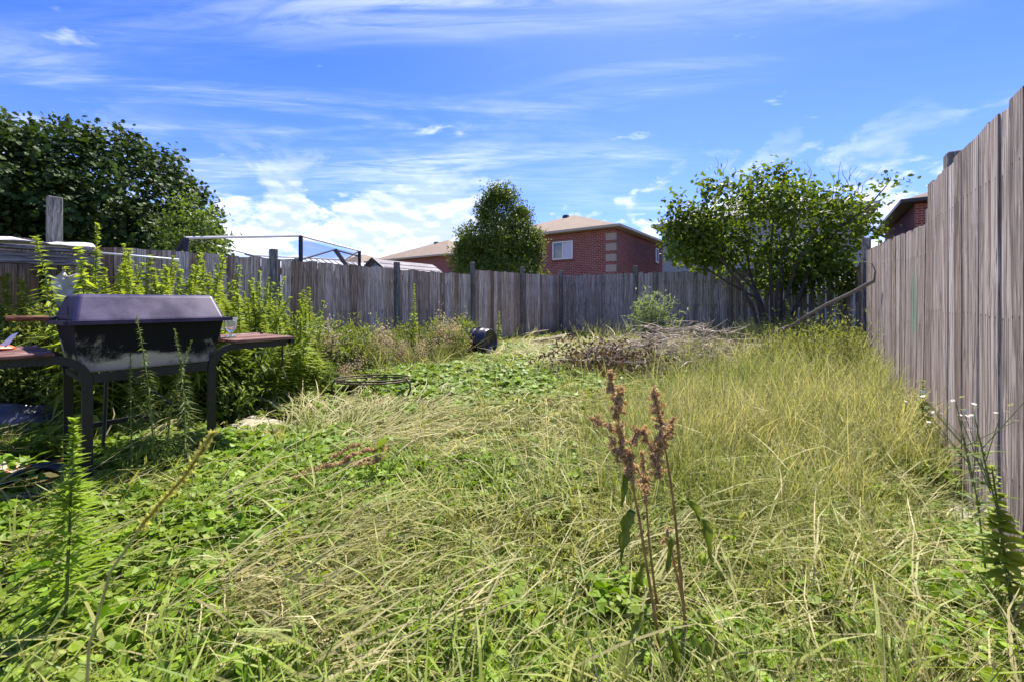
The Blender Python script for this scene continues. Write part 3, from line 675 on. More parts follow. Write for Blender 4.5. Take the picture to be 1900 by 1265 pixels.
for p, q, wd, ht in (((-3.185, .455, .665), (-3.735, .455, .665), .03, .03), ((-3.185, 1.025, .665), (-3.735, 1.025, .665), .03, .03), ((-3.17, .478, .675), (-3.17, 1.002, .675), .012, .05), ((-3.75, .478, .30), (-3.75, 1.002, .30), .02, .03)):
    part('crossbar', Geo().beam(p, q, wd, ht), M['tube'], gr)
part('brace', Geo().tube([[-3.75, .63, .69], [-3.70, .60, .02]], .011, 6), M['tube'], gr)
part('brace', Geo().tube([[-3.70, .66, .66], [-3.74, .98, .34]], .012, 6), M['tube'], gr)
for y0, dr in ((.325, -1), (1.145, 1)):
    for i in range(5):
        x = -3.71 + i*.131
        o = part('shelf_slat', Geo().box((x, y0 + dr*.195, .823 + random.gauss(0, .001)), (.122, .40 + random.gauss(0, .004), .02)), M['redwood'], gr); bevel(o, .004, 1)
    part('shelf_bar', Geo().beam((-3.76, y0 + dr*.385, .798), (-3.14, y0 + dr*.385, .798), .03, .028), M['tube'], gr)
part('bolt', Geo().lathe([(0, .85), (.012, .846), (.012, .834)], 8, c=(-3.58, 1.50, 0)), M['tube'], gr)

# things on and around the grill
m, t, out = newmat('cloudy glass'); b = t.add('ShaderNodeBsdfPrincipled', ins={'Base Color': (.9, .95, .93, 1), 'Roughness': .12, 'Transmission Weight': .85, 'IOR': 1.3}); t.l.new(b.outputs[0], out.inputs[0]); M['mug'] = m
mb = np.array([-3.42, 1.225, .834])
mg = thing('glass_mug', 'footed clear glass mug standing on the right grill shelf', 'mug', mb)
part('cup', Geo().lathe([(.0, .002), (.036, .002), (.037, .008), (.012, .020), (.010, .036), (.026, .048), (.034, .062), (.037, .10), (.041, .142), (.037, .142), (.033, .10), (.030, .064), (.0, .052)], 20, c=mb), M['mug'], mg, True)
hd = np.array([0, -1, 0.]); part('handle', Geo().tube([mb + hd*.036 + [0, 0, .115], mb + hd*.062 + [0, 0, .108], mb + hd*.066 + [0, 0, .085], mb + hd*.056 + [0, 0, .066], mb + hd*.034 + [0, 0, .064]], .006, 8), M['mug'], mg, True)
g = Geo().beam((-3.36, 1.125, .836), (-3.40, 1.13, .92), .03, .010)
solo('spatula', g, plain('dark steel', (.05, .045, .045), .4), 'dark flat tool leaning between the grill and the glass mug', 'tool', (-3.38, 1.13, .835))
hk = thing('grill_tool', 'thin black tool hanging below the right grill shelf from a wire hook', 'tool', (-3.30, 1.505, .60))
part('rod', Geo().tube([[-3.30, 1.53, .79], [-3.30, 1.53, .66], [-3.30, 1.53, .60]], [.006, .007, .012], 6), M['tube'], hk)
part('hook', Geo().tube([[-3.30, 1.53, .60], [-3.30, 1.535, .57], [-3.30, 1.55, .545], [-3.30, 1.555, .52], [-3.30, 1.54, .505], [-3.30, 1.525, .515]], .003, 5), plain('wire', (.4, .4, .4), .4, metal=.7), hk)
pk = thing('packet', 'orange and white plastic packet on the left grill shelf at the picture edge', 'packet', (-3.50, .19, .835))
gg = Geo(); r = np.random.default_rng(4)
V = [[-3.5 + .06*math.cos(a)*rr, .175 + .05*math.sin(a)*rr, .836 + z] for z, rr in ((0, 1), (.012, 1.05), (.022, .75)) for a in np.linspace(0, 2*math.pi, 9)[:-1]]
V = np.array(V) + r.normal(0, .005, (24, 3)) * [1, 1, .4]
Fc = [[i, (i+1) % 8, 8 + (i+1) % 8, 8+i] for i in range(8)] + [[8+i, 8+(i+1) % 8, 16+(i+1) % 8, 16+i] for i in range(8)] + [list(range(16, 24)), list(range(7, -1, -1))]
part('pouch', gg.add(V, Fc), plain('orange plastic', (.75, .16, .07), .35, .2, 30), pk)
part('torn_flap', Geo().add([[-3.5, .17, .855], [-3.47, .20, .855], [-3.46, .235, .925], [-3.49, .215, .915]], [[0, 1, 2, 3]]), M['white'], pk)

M['black_plastic'] = plain('black plastic film', (.05, .055, .085), .28, .3, 12, bmp=.3)
M['white_plastic'] = plain('milky plastic sheet', (.66, .66, .70), .3, .1, 10, bmp=.3)
def crumple(nx, ny, f, amp, seed):
    r = np.random.default_rng(seed); u = np.linspace(0, 1, nx); v_ = np.linspace(0, 1, ny); V = []
    ph = r.uniform(0, 6, 8)
    for b_ in v_:
        for a in u:
            p = np.array(f(a, b_), float); p += amp*np.array([math.sin(9*a+ph[0]+4*b_), math.sin(11*b_+ph[1]+5*a), math.sin(13*a-7*b_+ph[2]) + .6*math.sin(23*b_+ph[3]+9*a)]); V.append(p)
    V = np.array(V) + r.normal(0, amp*.25, (nx*ny, 3))
    i, j = np.meshgrid(np.arange(nx-1), np.arange(ny-1)); k = (j*nx + i).ravel()
    return Geo().add(V, [np.stack([k, k+1, k+nx+1, k+nx], 1)])
def sheet(name, g, mat, label, cat, base, tk=.003):
    o = solo(name, g, mat, label, cat, base, smooth=True); md = o.modifiers.new('thickness', 'SOLIDIFY'); md.thickness = tk; return o
a0, a1 = np.array([-5.2, -.15, 0]), np.array([-5.15, .62, 0])
sheet('plastic_sheet', crumple(22, 10, lambda a, b_: a0*(1-a) + a1*a + [.35*b_**1.5 - .05, 0, .27*(1 - b_**.8)*(1 - .4*a**3) + .03], .012, 1), M['black_plastic'],
      'bluish black plastic sheet lying at the foot of the weeds left of the grill', 'plastic sheet', (-5.1, .25, 0))
c0 = gp(352, 762)
sheet('plastic_sheet', crumple(16, 14, lambda a, b_: c0 + [-.35 + .5*a, -.25 + .55*b_, .06 + .12*math.sin(3*a)*math.sin(3*b_)], .02, 2), plain('silver film', (.35, .36, .42), .25, .3, 14, bmp=.4),
      'crumpled silvery plastic on the ground seen through the grill legs', 'plastic sheet', tuple(c0))
# low black curved hoops by the near left grill leg
hb = gp(70, 945); hoop = thing('rubber_hose', 'thick black rubber hose lying in loops at the lower left', 'hose', hb)
for k, (rr, dz, ph, off) in enumerate(((.30, .05, .3, 0), (.22, .09, 1.2, .05))):
    th = np.linspace(ph, ph + 5.2, 30); P = np.stack([hb[0] - .12 + rr*np.cos(th) + off, hb[1] - .05 + rr*.9*np.sin(th), dz + .03 + .03*np.sin(3*th)], 1)
    part('loop', Geo().tube(P, .028, 8), plain('black rubber', (.012, .012, .014), .5, .3, 30), hoop, True)
# pallet-like timber frame with a plastic sheet, near the left fence
tf = thing('planter_stand', 'grey wooden raised frame of beams and posts beside the left fence', 'frame', (-5.75, .2, 0))
for x, z, h in ((-5.58, 1.475, .10), (-5.58, 1.565, .035), (-6.15, 1.50, .10)): bevel(part('beam', Geo().box((x, -.15, z), (.045 if h > .05 else .14, 2.0, h)), M['beam'], tf), .004, 1)
for x, y in ((-5.60, .86), (-6.15, .86), (-5.60, -1.0), (-6.15, -1.0)): part('post', Geo().box((x - .03, y, .77), (.07, .07, 1.56)), M['beam'], tf)
for z in (1.12, 1.30): part('slat', Geo().box((-5.60, -.45, z), (.02, 1.1, .085)), M['beam'], tf)
part('crossbeam', Geo().box((-5.87, .87, 1.38), (.6, .04, .09)), M['beam'], tf)
sheet('plastic_sheet', crumple(34, 12, lambda a, b_: [-5.52 - .68*b_, -1.0 + 1.85*a, 1.605 + .045*math.sin(3.1*b_) + .01*math.sin(20*a)], .014, 5), M['white_plastic'],
      'milky white plastic sheet draped over the raised wooden frame', 'plastic sheet', (-5.8, 0, 1.6))
sheet('plastic_sheet', crumple(10, 14, lambda a, b_: [-5.80, .60 + .22*a, 1.36 - .45*b_], .02, 9), M['white_plastic'],
      'white plastic hanging down inside the wooden frame behind the weeds', 'plastic sheet', (-5.78, .6, 1.1))
solo('white_pole', Geo().tube([onx(165, -5.55, 468), onx(250, -5.5, 475), onx(332, -5.45, 482)], .009, 8), M['white'], 'thin white pole lying level above the tall green weeds', 'pole', tuple(onx(250, -5.5, 475)), smooth=True)

# metal ring stand
rb = np.array([-3.74, 2.65, 0]); rs = thing('metal_ring_stand', 'rusty dark round metal stand with bowed legs in the grass', 'stand', rb)
M['rust'] = plain('dark rusty iron', (.035, .030, .030), .6, .5, 60, c2=(.11, .07, .05), metal=.4)
rr = .37
def rpt(a, r_, z): return rb + rt*r_*math.cos(a) + fw*r_*math.sin(a) + [0, 0, z + .09*(z > .02) - .08*r_*math.sin(a)]
for r_, z in ((rr, .205), (rr - .015, .18)): part('ring', Geo().tube([rpt(a, r_, z) for a in np.linspace(0, 2*math.pi, 41)], .0085, 6), M['rust'], rs, True)
for a in (3.3, -.15):
    part('leg', Geo().tube([rpt(a, rr, .2), rpt(a, rr + .035, .15), rpt(a, rr + .04, .09), rpt(a, rr + .015, .04), rpt(a, rr - .03, -.02)], .010, 6), M['rust'], rs, True)
for a in (1.45, 1.75): p = rpt(a, rr, .24); part('leg', Geo().beam(p, p*[1, 1, 0], .03, .012), M['rust'], rs)
for a in (4.5,): p = rpt(a, rr, .18); part('leg', Geo().beam(p, p*[1, 1, 0], .035, .012), M['rust'], rs)

# black barrel lying on its side
bb = np.array([-5.2, 6.0, .33]); br_ = thing('plastic_barrel', 'black ribbed plastic barrel lying on its side among weeds by the left fence', 'barrel', (bb[0], bb[1], 0))
ax = Vector((rt*.86 - fw*.5 + np.array([0, 0, .06])).tolist()).normalized(); rot = np.array(ax.to_track_quat('Z', 'Y').to_matrix())
prof = [(.0, -.30), (.20, -.30), (.235, -.27)]
for z in (-.16, -.02, .12): prof += [(.25, z - .035), (.262, z - .02), (.262, z + .02), (.25, z + .035)]
prof += [(.24, .25), (.225, .29), (.20, .29), (.19, .27), (0, .27)]
part('shell', Geo().lathe(prof, 32, c=bb, rot=rot), plain('black barrel plastic', (.022, .02, .035), .3, .3, 15), br_, True)
for s_ in (-.09, .06):
    p = bb + rot @ np.array([0, 0, s_]); part('slot', Geo().tube([p + [.10, .10, .232], p + [0, 0, .268], p + [-.12, -.1, .225]], .012, 6), M['vent'], br_)
part('rim', Geo().tube([bb + rot @ np.array([.222*math.cos(a), .222*math.sin(a), .29]) for a in np.linspace(0, 2*math.pi, 33)], .014, 6), M['black_plastic'], br_, True)

# old timbers by the back corner
for i, (p, q, wd, ht, z, lb) in enumerate(((gp(985, 649), gp(1050, 637), .10, .10, .16, 'short mossy timber lying nearest in the loose stack by the back corner'),
        (gp(1000, 655), gp(1032, 652), .13, .11, .13, 'stubby sawn block end beside the old timbers'),
        (gp(1030, 638), gp(1082, 627), .11, .11, .15, 'long straight timber lying along the foot of the back fence'),
        (gp(975, 640), gp(1035, 627), .05, .05, .27, 'thin grey stick resting on the old timbers by the fence'))):
    p, q = p.copy(), q.copy(); p[2] = q[2] = z
    bevel(solo('timber', Geo().beam(p, q, wd, ht), M['timber'], lb, 'timber', tuple((p+q)/2), 'old timbers by the back corner'), .006, 1)

# paving slabs
slabm = plain('pale paving slab', (.36, .31, .24), .9, .15, 18)
for pts, lb in (([(405, 815), (470, 783), (530, 797), (485, 820)], 'pale beige paving slab showing beside the right grill leg'),
                ([(-60, 905), (0, 868), (52, 884), (20, 925)], 'pale paving slab at the left edge under the orange cord')):
    P = np.array([gp(*p) for p in pts]); V = np.concatenate([P*[1, 1, 0] + [0, 0, .005], P*[1, 1, 0] + [0, 0, .075]])
    bevel(solo('paving_slab', Geo().add(V, BOXF), slabm, lb, 'paving slab', tuple(P.mean(0)*[1, 1, 0]), 'paving slabs'), .008, 2)
P = [gp(px, py, .11) for px, py in ((-20, 893), (20, 886), (48, 876), (70, 866), (45, 864), (14, 872), (8, 882), (35, 887), (75, 868), (118, 853), (165, 846), (215, 834), (262, 829), (330, 823), (400, 815), (440, 811), (482, 804), (522, 797))]
P = np.array(P); k = np.linspace(0, len(P)-1, 120); P = np.stack([np.interp(k, np.arange(len(P)), P[:, i]) for i in range(3)], 1)
solo('extension_cord', Geo().tube(P, .006, 6), plain('orange cord', (.72, .16, .06), .4, .1), 'orange extension cord trailing through the grass past the grill', 'cord', tuple(P[60]), smooth=True)
# bark strips near the ring stand
for i, (p, q) in enumerate(((( 562, 742), (588, 772)), ((500, 765), (545, 748)), ((615, 760), (632, 776)))):
    a, b_ = gp(*p, .08), gp(*q, .05); n_ = 6; P = [a*(1-k) + b_*k + [0, 0, .04*math.sin(3*k)] for k in np.linspace(0, 1, n_)]
    g = Geo()
    for j in range(n_-1): g.beam(P[j], P[j+1], .03, .006)
    solo('bark_strip', g, plain('pale bark', (.36, .27, .22), .85, .3, 30), ('broad pale bark strip lying across the dry clippings', 'long thin bark strip at the left of the dry clippings', 'curled bark strip nearest the metal ring stand')[i], 'bark strip', tuple((a+b_)/2), 'bark strips')

# ------------------------------------------------------------------ weeds
M['goldenrod'] = leafmat('goldenrod leaf', (.19, .27, .022), (.44, .52, .075), .55, .5, (.16, .22, .05), objvar=.5)
M['weed_dark'] = leafmat('dark weed leaf', (.10, .17, .028), (.24, .31, .065), .5, .5, (.12, .14, .05), objvar=.5)
M['weed_olive'] = leafmat('olive weed leaf', (.14, .19, .035), (.30, .33, .085), .45, .6, (.24, .21, .08), objvar=.45)
M['weed_mid'] = leafmat('fresh weed leaf', (.10, .16, .022), (.26, .31, .06), .45, .5, (.22, .22, .06), objvar=.6)
M['weed_dry'] = leafmat('dry seed fluff', (.40, .32, .22), (.70, .60, .46), .4, .8, (.34, .26, .20), objvar=.6, tcol=(1, .9, .7))
M['mugwort'] = leafmat('grey green leaf', (.13, .19, .07), (.36, .42, .24), .4, .6)
M['stem_green'] = plain('green stem', (.11, .16, .035), .6, .3, 30)
M['stem_brown'] = plain('brown stem', (.22, .13, .07), .7, .4, 30)
M['petal'] = leafmat('white petal', (.62, .62, .56), (.78, .78, .72), .3, .6)

def stalk(seed, h=1.0, n=150, L=.10, W=.016, spread=.6, top=1.0, curve=.05, start=.08, tpl=LANCE, droop=.35):
    """upright leafy stalk; leaves arch out and crowd together at the tip"""
    r = np.random.default_rng(seed); kx, ky = r.normal(0, curve, 2)
    path = lambda k: np.stack([kx*k**2*h, ky*k**2*h, k*h], -1)
    g = Geo().tube(path(np.linspace(0, 1, 7)), np.linspace(.006, .0018, 7), 5, a=.2, m=1)
    k = start + (1-start) * np.sort(r.random(n))**.72; th = np.arange(n)*2.4 + r.normal(0, .3, n)
    pos = path(k); tipf = np.clip((k-.82)/.18, 0, 1)
    prof = np.clip(np.sin(np.clip(k*1.05 + .18, 0, 1)*math.pi)*.9 + .32, .15, 1.1) * (1 - .50*tipf)
    el = .35 + .75*tipf*top + r.normal(0, .14, n) - .35*(k < .35)
    d = np.stack([np.cos(th)*np.cos(el), np.sin(th)*np.cos(el), np.sin(el)], 1)
    nr = np.array([0, 0, 1.]) + r.normal(0, .25, (n, 3)) - d*.2
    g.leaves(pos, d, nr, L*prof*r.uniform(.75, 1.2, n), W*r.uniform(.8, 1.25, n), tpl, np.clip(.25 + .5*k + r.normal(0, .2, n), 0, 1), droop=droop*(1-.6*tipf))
    return g
def bushy(seed, h=.6, w_=.35, n=320, L=.06, W=.02, stems=9, tpl=LANCE, droop=.25, m_stem=1):
    """low leafy clump of several branching stems"""
    r = np.random.default_rng(seed); g = Geo(); per = n // stems
    for i in range(stems):
        a = r.uniform(0, 6.28); sp = w_*math.sqrt(r.random()); hh = h*r.uniform(.55, 1.05)*(1 - .35*sp/max(w_, .01))
        e = np.array([math.cos(a)*sp, math.sin(a)*sp, hh]); mid = e*[.45, .45, .55]
        P = np.array([[e[0]*.1, e[1]*.1, 0], mid, e]); g.tube(P, [.004, .003, .001], 4, a=.3, m=m_stem)
        k = r.random(per)**.7; pos = (P[1]*(1 - np.abs(2*k-1))[:, None] + np.where((k < .5)[:, None], P[0]*(1-2*k)[:, None], P[2]*(2*k-1)[:, None]))
        pos = pos + r.normal(0, .035*h/.6, (per, 3))
        d = r.normal(size=(per, 3)) + [0, 0, .55] + e*[1, 1, 0]*1.2; nr = np.array([0, 0, 1.]) + r.normal(0, .5, (per, 3))
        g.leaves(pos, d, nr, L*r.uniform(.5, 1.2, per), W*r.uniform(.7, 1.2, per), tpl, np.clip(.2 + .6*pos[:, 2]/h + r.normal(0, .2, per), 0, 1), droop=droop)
    return g
def kind_meshes(name, mats, gens): return [g.mesh(name, mats) for g in gens]
def plant(name, mesh, loc, rot, scale, label, cat='weed', group=None, tilt=(0, 0)):
    o = link(name, mesh, None, loc); o.rotation_euler = (tilt[0], tilt[1], rot)
    o.scale = scale if hasattr(scale, '__len__') else (scale,)*3
    return tag(o, label, cat, group)

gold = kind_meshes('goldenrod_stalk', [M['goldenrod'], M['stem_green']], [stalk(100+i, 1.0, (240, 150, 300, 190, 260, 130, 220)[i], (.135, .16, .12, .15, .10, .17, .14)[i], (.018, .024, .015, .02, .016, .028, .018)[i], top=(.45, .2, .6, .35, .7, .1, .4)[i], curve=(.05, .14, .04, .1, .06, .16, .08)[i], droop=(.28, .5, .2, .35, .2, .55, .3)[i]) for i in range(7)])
prof_x = [-20, 0, 60, 110, 140, 152, 170, 200, 240, 258, 300, 345, 400, 430, 470, 505, 535, 570, 590, 605, 640]
prof_y = [500, 500, 492, 470, 430, 412, 455, 480, 468, 455, 475, 465, 478, 490, 500, 520, 545, 535, 570, 595, 620]
r = np.random.default_rng(21); n_g = 0
spots = [(152, -5.05, 412), (128, -5.0, 450), (258, -5.4, 455), (345, -5.5, 465), (437, -5.5, 490), (505, -5.4, 520), (568, -5.3, 535), (400, -5.4, 476), (470, -5.3, 502), (300, -5.3, 475), (535, -5.2, 548), (230, -5.3, 470)]
for i in range(125):
    px = r.uniform(165, 600); X = r.uniform(-6.15, -4.25); spots.append((px, X, np.interp(px, prof_x, prof_y) + abs(r.normal(0, 32)) + (X + 6.15)*r.uniform(0, 34)))
for i in range(16):
    px = r.uniform(-10, 150); X = r.uniform(-6.1, -5.7); spots.append((px, X, 505 + r.uniform(-8, 40)))
for i, (px, X, py) in enumerate(spots):
    p = onx(px, X, py); h = p[2]
    if h < .45: continue
    if i == 0: lb, gp_ = 'tallest bright green goldenrod stalk, rising above the wooden frame', None
    else: lb, gp_ = 'upright bright green goldenrod stalk in the thicket behind the grill', 'goldenrod thicket behind the grill'
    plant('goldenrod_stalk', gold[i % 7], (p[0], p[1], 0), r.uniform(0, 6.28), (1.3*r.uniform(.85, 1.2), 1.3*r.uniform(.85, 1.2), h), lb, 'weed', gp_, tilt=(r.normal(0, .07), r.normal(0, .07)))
# leafy undergrowth below them
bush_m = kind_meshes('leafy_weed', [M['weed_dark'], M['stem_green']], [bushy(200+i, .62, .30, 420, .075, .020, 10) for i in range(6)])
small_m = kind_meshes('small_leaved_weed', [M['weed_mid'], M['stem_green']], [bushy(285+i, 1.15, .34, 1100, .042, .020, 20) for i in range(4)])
for i in range(110):
    px = r.uniform(-20, 640) if i < 72 else r.uniform(-20, 165); X = r.uniform(-6.1, -4.0 if px > 260 else (-4.75 if px > 165 else -5.4))
    if 300 < px < 400: X = min(X, -5.15)
    p = onx(px, X); s_ = r.uniform(.8, 1.55)
    if (p[0] + 3.74)**2 + (p[1] - 2.65)**2 < .8**2: continue
    if px < 165:
        plant('small_leaved_weed', small_m[i % 4], (p[0], p[1], 0), r.uniform(0, 6.28), (.95, .95, min(s_, 1.1)), 'small-leaved olive green weed clump at the far left below the white plastic', 'weed', 'small-leaved weeds at the far left'); continue
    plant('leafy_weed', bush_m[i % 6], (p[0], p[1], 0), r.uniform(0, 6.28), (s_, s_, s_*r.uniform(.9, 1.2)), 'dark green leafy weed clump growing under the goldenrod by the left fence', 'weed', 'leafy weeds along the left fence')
# olive and dry weeds further along the left fence
olive_m = kind_meshes('olive_weed', [M['weed_olive'], M['stem_green']], [bushy(230+i, .85, .30, 640, .055, .013, 16, droop=.1) for i in range(5)])
dry_m = kind_meshes('dry_weed', [M['weed_dry'], M['stem_brown']], [bushy(250+i, .75, .22, 700, .028, .018, 12, CHIP, .1) for i in range(4)])
for i in range(70):
    px = r.uniform(615, 930); tt = r.uniform(0, 1); X = -6.1 + 1.35*tt**1.4 * (1 if px < 850 else .5); p = onx(px, X); s_ = r.uniform(.6, 1.25)*(1 - .25*tt)*(1 if px < 880 else .6)
    plant('olive_weed', olive_m[i % 5], (p[0], p[1], 0), r.uniform(0, 6.28), s_, 'yellowish olive weed clump along the far part of the left fence', 'weed', 'olive weeds along the left fence')
mid_m = kind_meshes('leafy_weed', [M['weed_mid'], M['stem_green']], [bushy(270+i, .8, .26, 420, .085, .024, 12) for i in range(4)])
for i in range(34):
    px = r.uniform(610, 870); X = -6.1 + 1.3*r.random()**1.3; p = onx(px, X); s_ = r.uniform(.7, 1.25)
    plant('leafy_weed', mid_m[i % 4], (p[0], p[1], 0), r.uniform(0, 6.28), (s_*.9, s_*.9, s_*1.1), 'fresh green leafy weed between the thicket and the black barrel', 'weed', 'fresh weeds before the far left fence')
for i, (px, X, py) in enumerate(((700, -5.25, 586), (716, -5.30, 594), (690, -5.15, 604), (826, -5.15, 564), (836, -5.25, 582), (848, -5.15, 594), (815, -5.05, 600), (606, -4.95, 569), (628, -5.05, 604), (660, -4.85, 634), (640, -4.65, 649), (862, -5.25, 604), (745, -5.05, 619), (780, -4.95, 614))):
    p = onx(px, X, py); s_ = p[2]/.75
    plant('dry_weed', dry_m[i % 4], (p[0], p[1], 0), r.uniform(0, 6.28), (min(s_, 1.1), min(s_, 1.1), s_), 'pale fluffy seeding weed standing against the left fence', 'weed', 'pale seeding weeds by the left fence')
thm = stalk(301, 1.0, 120, .12, .035, tpl=OVATE, droop=.3).mesh('tall_weed', [M['goldenrod'], M['stem_green']])
for px, X, py, lb in ((768, -5.65, 528, 'tall bright leafy weed standing alone against the left fence'), (925, -5.85, 578, 'slender pale green weed just right of the black barrel')):
    p = onx(px, X, py); plant('tall_weed', thm, (p[0], p[1], 0), .7, (.75, .75, p[2]), lb)
# round grey-green bush and small weeds at the back
bm_ = bushy(320, 1.0, .5, 2200, .11, .024, 40, droop=.4).mesh('mugwort_bush', [M['mugwort'], M['stem_green']])
p = at(1213, 640, 9.0); plant('mugwort_bush', bm_, (p[0], p[1], .1), .3, (1.15, 1.15, 1.35), 'round grey green bushy weed in front of the back fence', 'bush')
for px, t_, s_, lb in ((1262, 8.6, .75, 'low yellow green weed right of the round grey green bush'), (1165, 8.3, .6, 'low yellow green weed left of the round grey green bush'), (1372, 8.3, .8, 'low broad-leaved weed at the foot of the large bush'), (1330, 8.8, .5, 'small weed between the bush and the brush pile')):
    p = at(px, 640, t_); plant('leafy_weed', olive_m[0] if s_ < .78 else bush_m[1], (p[0], p[1], .05), s_*9, s_*1.1, lb)
# clumps in the right-hand corner
for i in range(30):
    px = r.uniform(1395, 1625); t_ = r.uniform(4.9, 7.3); p = at(px, 600, t_)
    if p[0] > XR - .15: continue
    s_ = r.uniform(.75, 1.15)
    plant('olive_weed', olive_m[i % 5], (p[0], p[1], 0), r.uniform(0, 6.28), (s_*1.1, s_*1.1, s_*1.15), 'yellow green feathery weed in the mound by the right fence', 'weed', 'feathery weeds by the right fence')
p = at(1468, 560, 6.9); plant('goldenrod_stalk', gold[2], (p[0], p[1], 0), 1, (1.3, 1.3, 1.12), 'single green stalk under the right edge of the large bush')
p = at(1490, 575, 6.7); plant('goldenrod_stalk', gold[4], (p[0], p[1], 0), 2, (1.2, 1.2, .98), 'shorter green stalk beside the leaning dead branch')

def fleabane(seed, h, br=7, leafn=30):
    r = np.random.default_rng(seed); g = Geo(); main = np.array([[0, 0, 0], [.01, 0, h*.5], [.0, .02, h*.8]])
    g.tube(main, [.004, .003, .002], 5, m=1)
    k = r.random(leafn)*.8*h; th = r.uniform(0, 6.28, leafn)
    d = np.stack([np.cos(th), np.sin(th), np.full(leafn, .35)], 1)
    g.leaves(np.stack([0*k, 0*k, k], 1), d, np.array([0, 0, 1.]) + r.normal(0, .2, (leafn, 3)), r.uniform(.05, .10, leafn), r.uniform(.014, .024, leafn), LANCE, r.random(leafn), droop=.3)
    for i in range(br):
        a = r.uniform(0, 6.28); z0 = h*r.uniform(.55, .8); e = np.array([math.cos(a)*h*.14, math.sin(a)*h*.14, h*r.uniform(.86, 1.0)])
        g.tube([[0, 0, z0], e*[.5, .5, 0] + [0, 0, (z0+e[2])/2], e], [.002, .0015, .001], 4, m=1)
        for j in range(2):
            f = e + r.normal(0, .022, 3); nrm = np.array([0, 0, 1.]) + r.normal(0, .4, 3); q = np.linspace(0, 6.28, 13)[:-1]
            b1 = np.cross(nrm, [1, 0, 0]); b1 /= np.linalg.norm(b1); b2 = np.cross(nrm/np.linalg.norm(nrm), b1)
            dd = np.cos(q)[:, None]*b1 + np.sin(q)[:, None]*b2
            g.leaves(np.repeat(f[None], 12, 0), dd, np.repeat(nrm[None], 12, 0), .009, .005, BLADE, r.random(12), m=2)
    return g
flm = [M['weed_dark'], M['stem_green'], M['petal']]
fa = [fleabane(400+i, 1.0, (8, 8, 4)[i], 46).mesh('fleabane', flm) for i in range(3)]
for i, (px, t_, h, lb) in enumerate(((1520, 6.6, 1.42, 'left of two white flowering fleabane plants near the back right corner'), (1552, 6.5, 1.52, 'right of two white flowering fleabane plants near the back right corner'))):
    p = at(px, 600, t_); plant('fleabane', fa[i], (p[0], p[1], 0), i, (1.2, 1.2, h), lb, 'flower')
for i, (px, py, t_, h, tl, lb) in enumerate(((1895, 1000, 1.28, .80, (-.05, -.12), 'white flowering fleabane leaning in at the right picture edge'), (1838, 1000, 1.45, .76, (.0, -.10), 'white flowering fleabane in front of the near right fence boards'))):
    p = at(px, py, t_); p[0] = min(p[0], XR - .1); plant('fleabane', fa[i], (p[0], p[1], 0), 0, (.85, .85, h), lb, 'flower', tilt=tl)

lw = stalk(530, 1.0, 70, .075, .028, tpl=OVATE, droop=.35, start=.3, curve=.1, top=.6).mesh('leafy_stalk', [M['goldenrod'], M['stem_green']])
for i, (px, py, t_, h, tl, lb) in enumerate(((1890, 1000, 1.30, .72, (.0, -.10), 'broad-leaved green stalk leaning in from the right picture edge'), (1740, 900, 2.7, .75, (0, -.1), 'leafy weed at the fence foot below the green paint mark'))):
    p = at(px, py, t_); p[0] = min(p[0], XR - .08); plant('leafy_stalk', lw, (p[0], p[1], 0), i*2., (1.1, 1.1, h*.78), lb, tilt=tl)
# willow-leaved weed in front of the grill, drooping
for i, (x, y, h, tl) in enumerate(((-3.02, .70, 1.02, (.0, .06)), (-2.98, .82, .92, (.05, .10)), (-3.06, .62, .80, (-.05, .0)), (-3.0, .76, .85, (-.1, -.05)), (-3.08, .88, .78, (.12, .08)))):
    g = stalk(500+i, h, 170, .075, .0075, curve=.12, start=.1, droop=.7)
    plant('willow_weed', g.mesh('willow_weed', [M['weed_dark'], M['stem_green']]), (x, y, 0), i, 1, 'narrow-leaved green weed growing up in front of the grill', 'weed', 'narrow-leaved weeds in front of the grill', tilt=tl)
# tall near stalk at the lower left
pb = gp(120, 1330); tpn = at(168, 772, 1.28); h = tpn[2]
g = stalk(520, 1.0, 330, .12, .013, curve=.02, start=.22, top=.6, droop=.25)
o = plant('horseweed_stalk', g.mesh('horseweed_stalk', [leafmat('bright weed leaf', (.17, .30, .02), (.36, .48, .05), .55, .5), M['stem_green']]), (tpn[0] + .02, tpn[1] - .06, 0), .4, (1.0, 1.0, h), 'tall bright green narrow-leaved stalk standing nearest at the lower left', tilt=(-.05, -.02))
# out-of-focus grass head close to the lens
P = np.array([at(398, 800, .60), at(345, 880, .60), at(270, 965, .60), at(205, 1060, .60), at(165, 1200, .62), at(150, 1500, .65), np.append(at(150, 1500, .66)[:2], 0)])
g = Geo().tube(P, [.0012, .0015, .0017, .002, .0022, .0022, .0025], 6, a=.6, m=1)
k = rng.random(420)*2.2; pos = np.stack([np.interp(k, np.arange(len(P)), P[:, i]) for i in range(3)], 1) + rng.normal(0, .0016, (420, 3))
g.leaves(pos, rng.normal(0, .6, (420, 3)) + [.5, .2, .8], unit(420), .009, .004, BLADE, .7 + .3*rng.random(420))
solo('grass_head', g, [leafmat('pale grass head', (.40, .40, .14), (.58, .56, .24), .6, .7), plain('pale stem', (.40, .42, .16), .6)], 'blurred yellow green grass head close to the camera at left', 'grass', tuple(P[-1]))

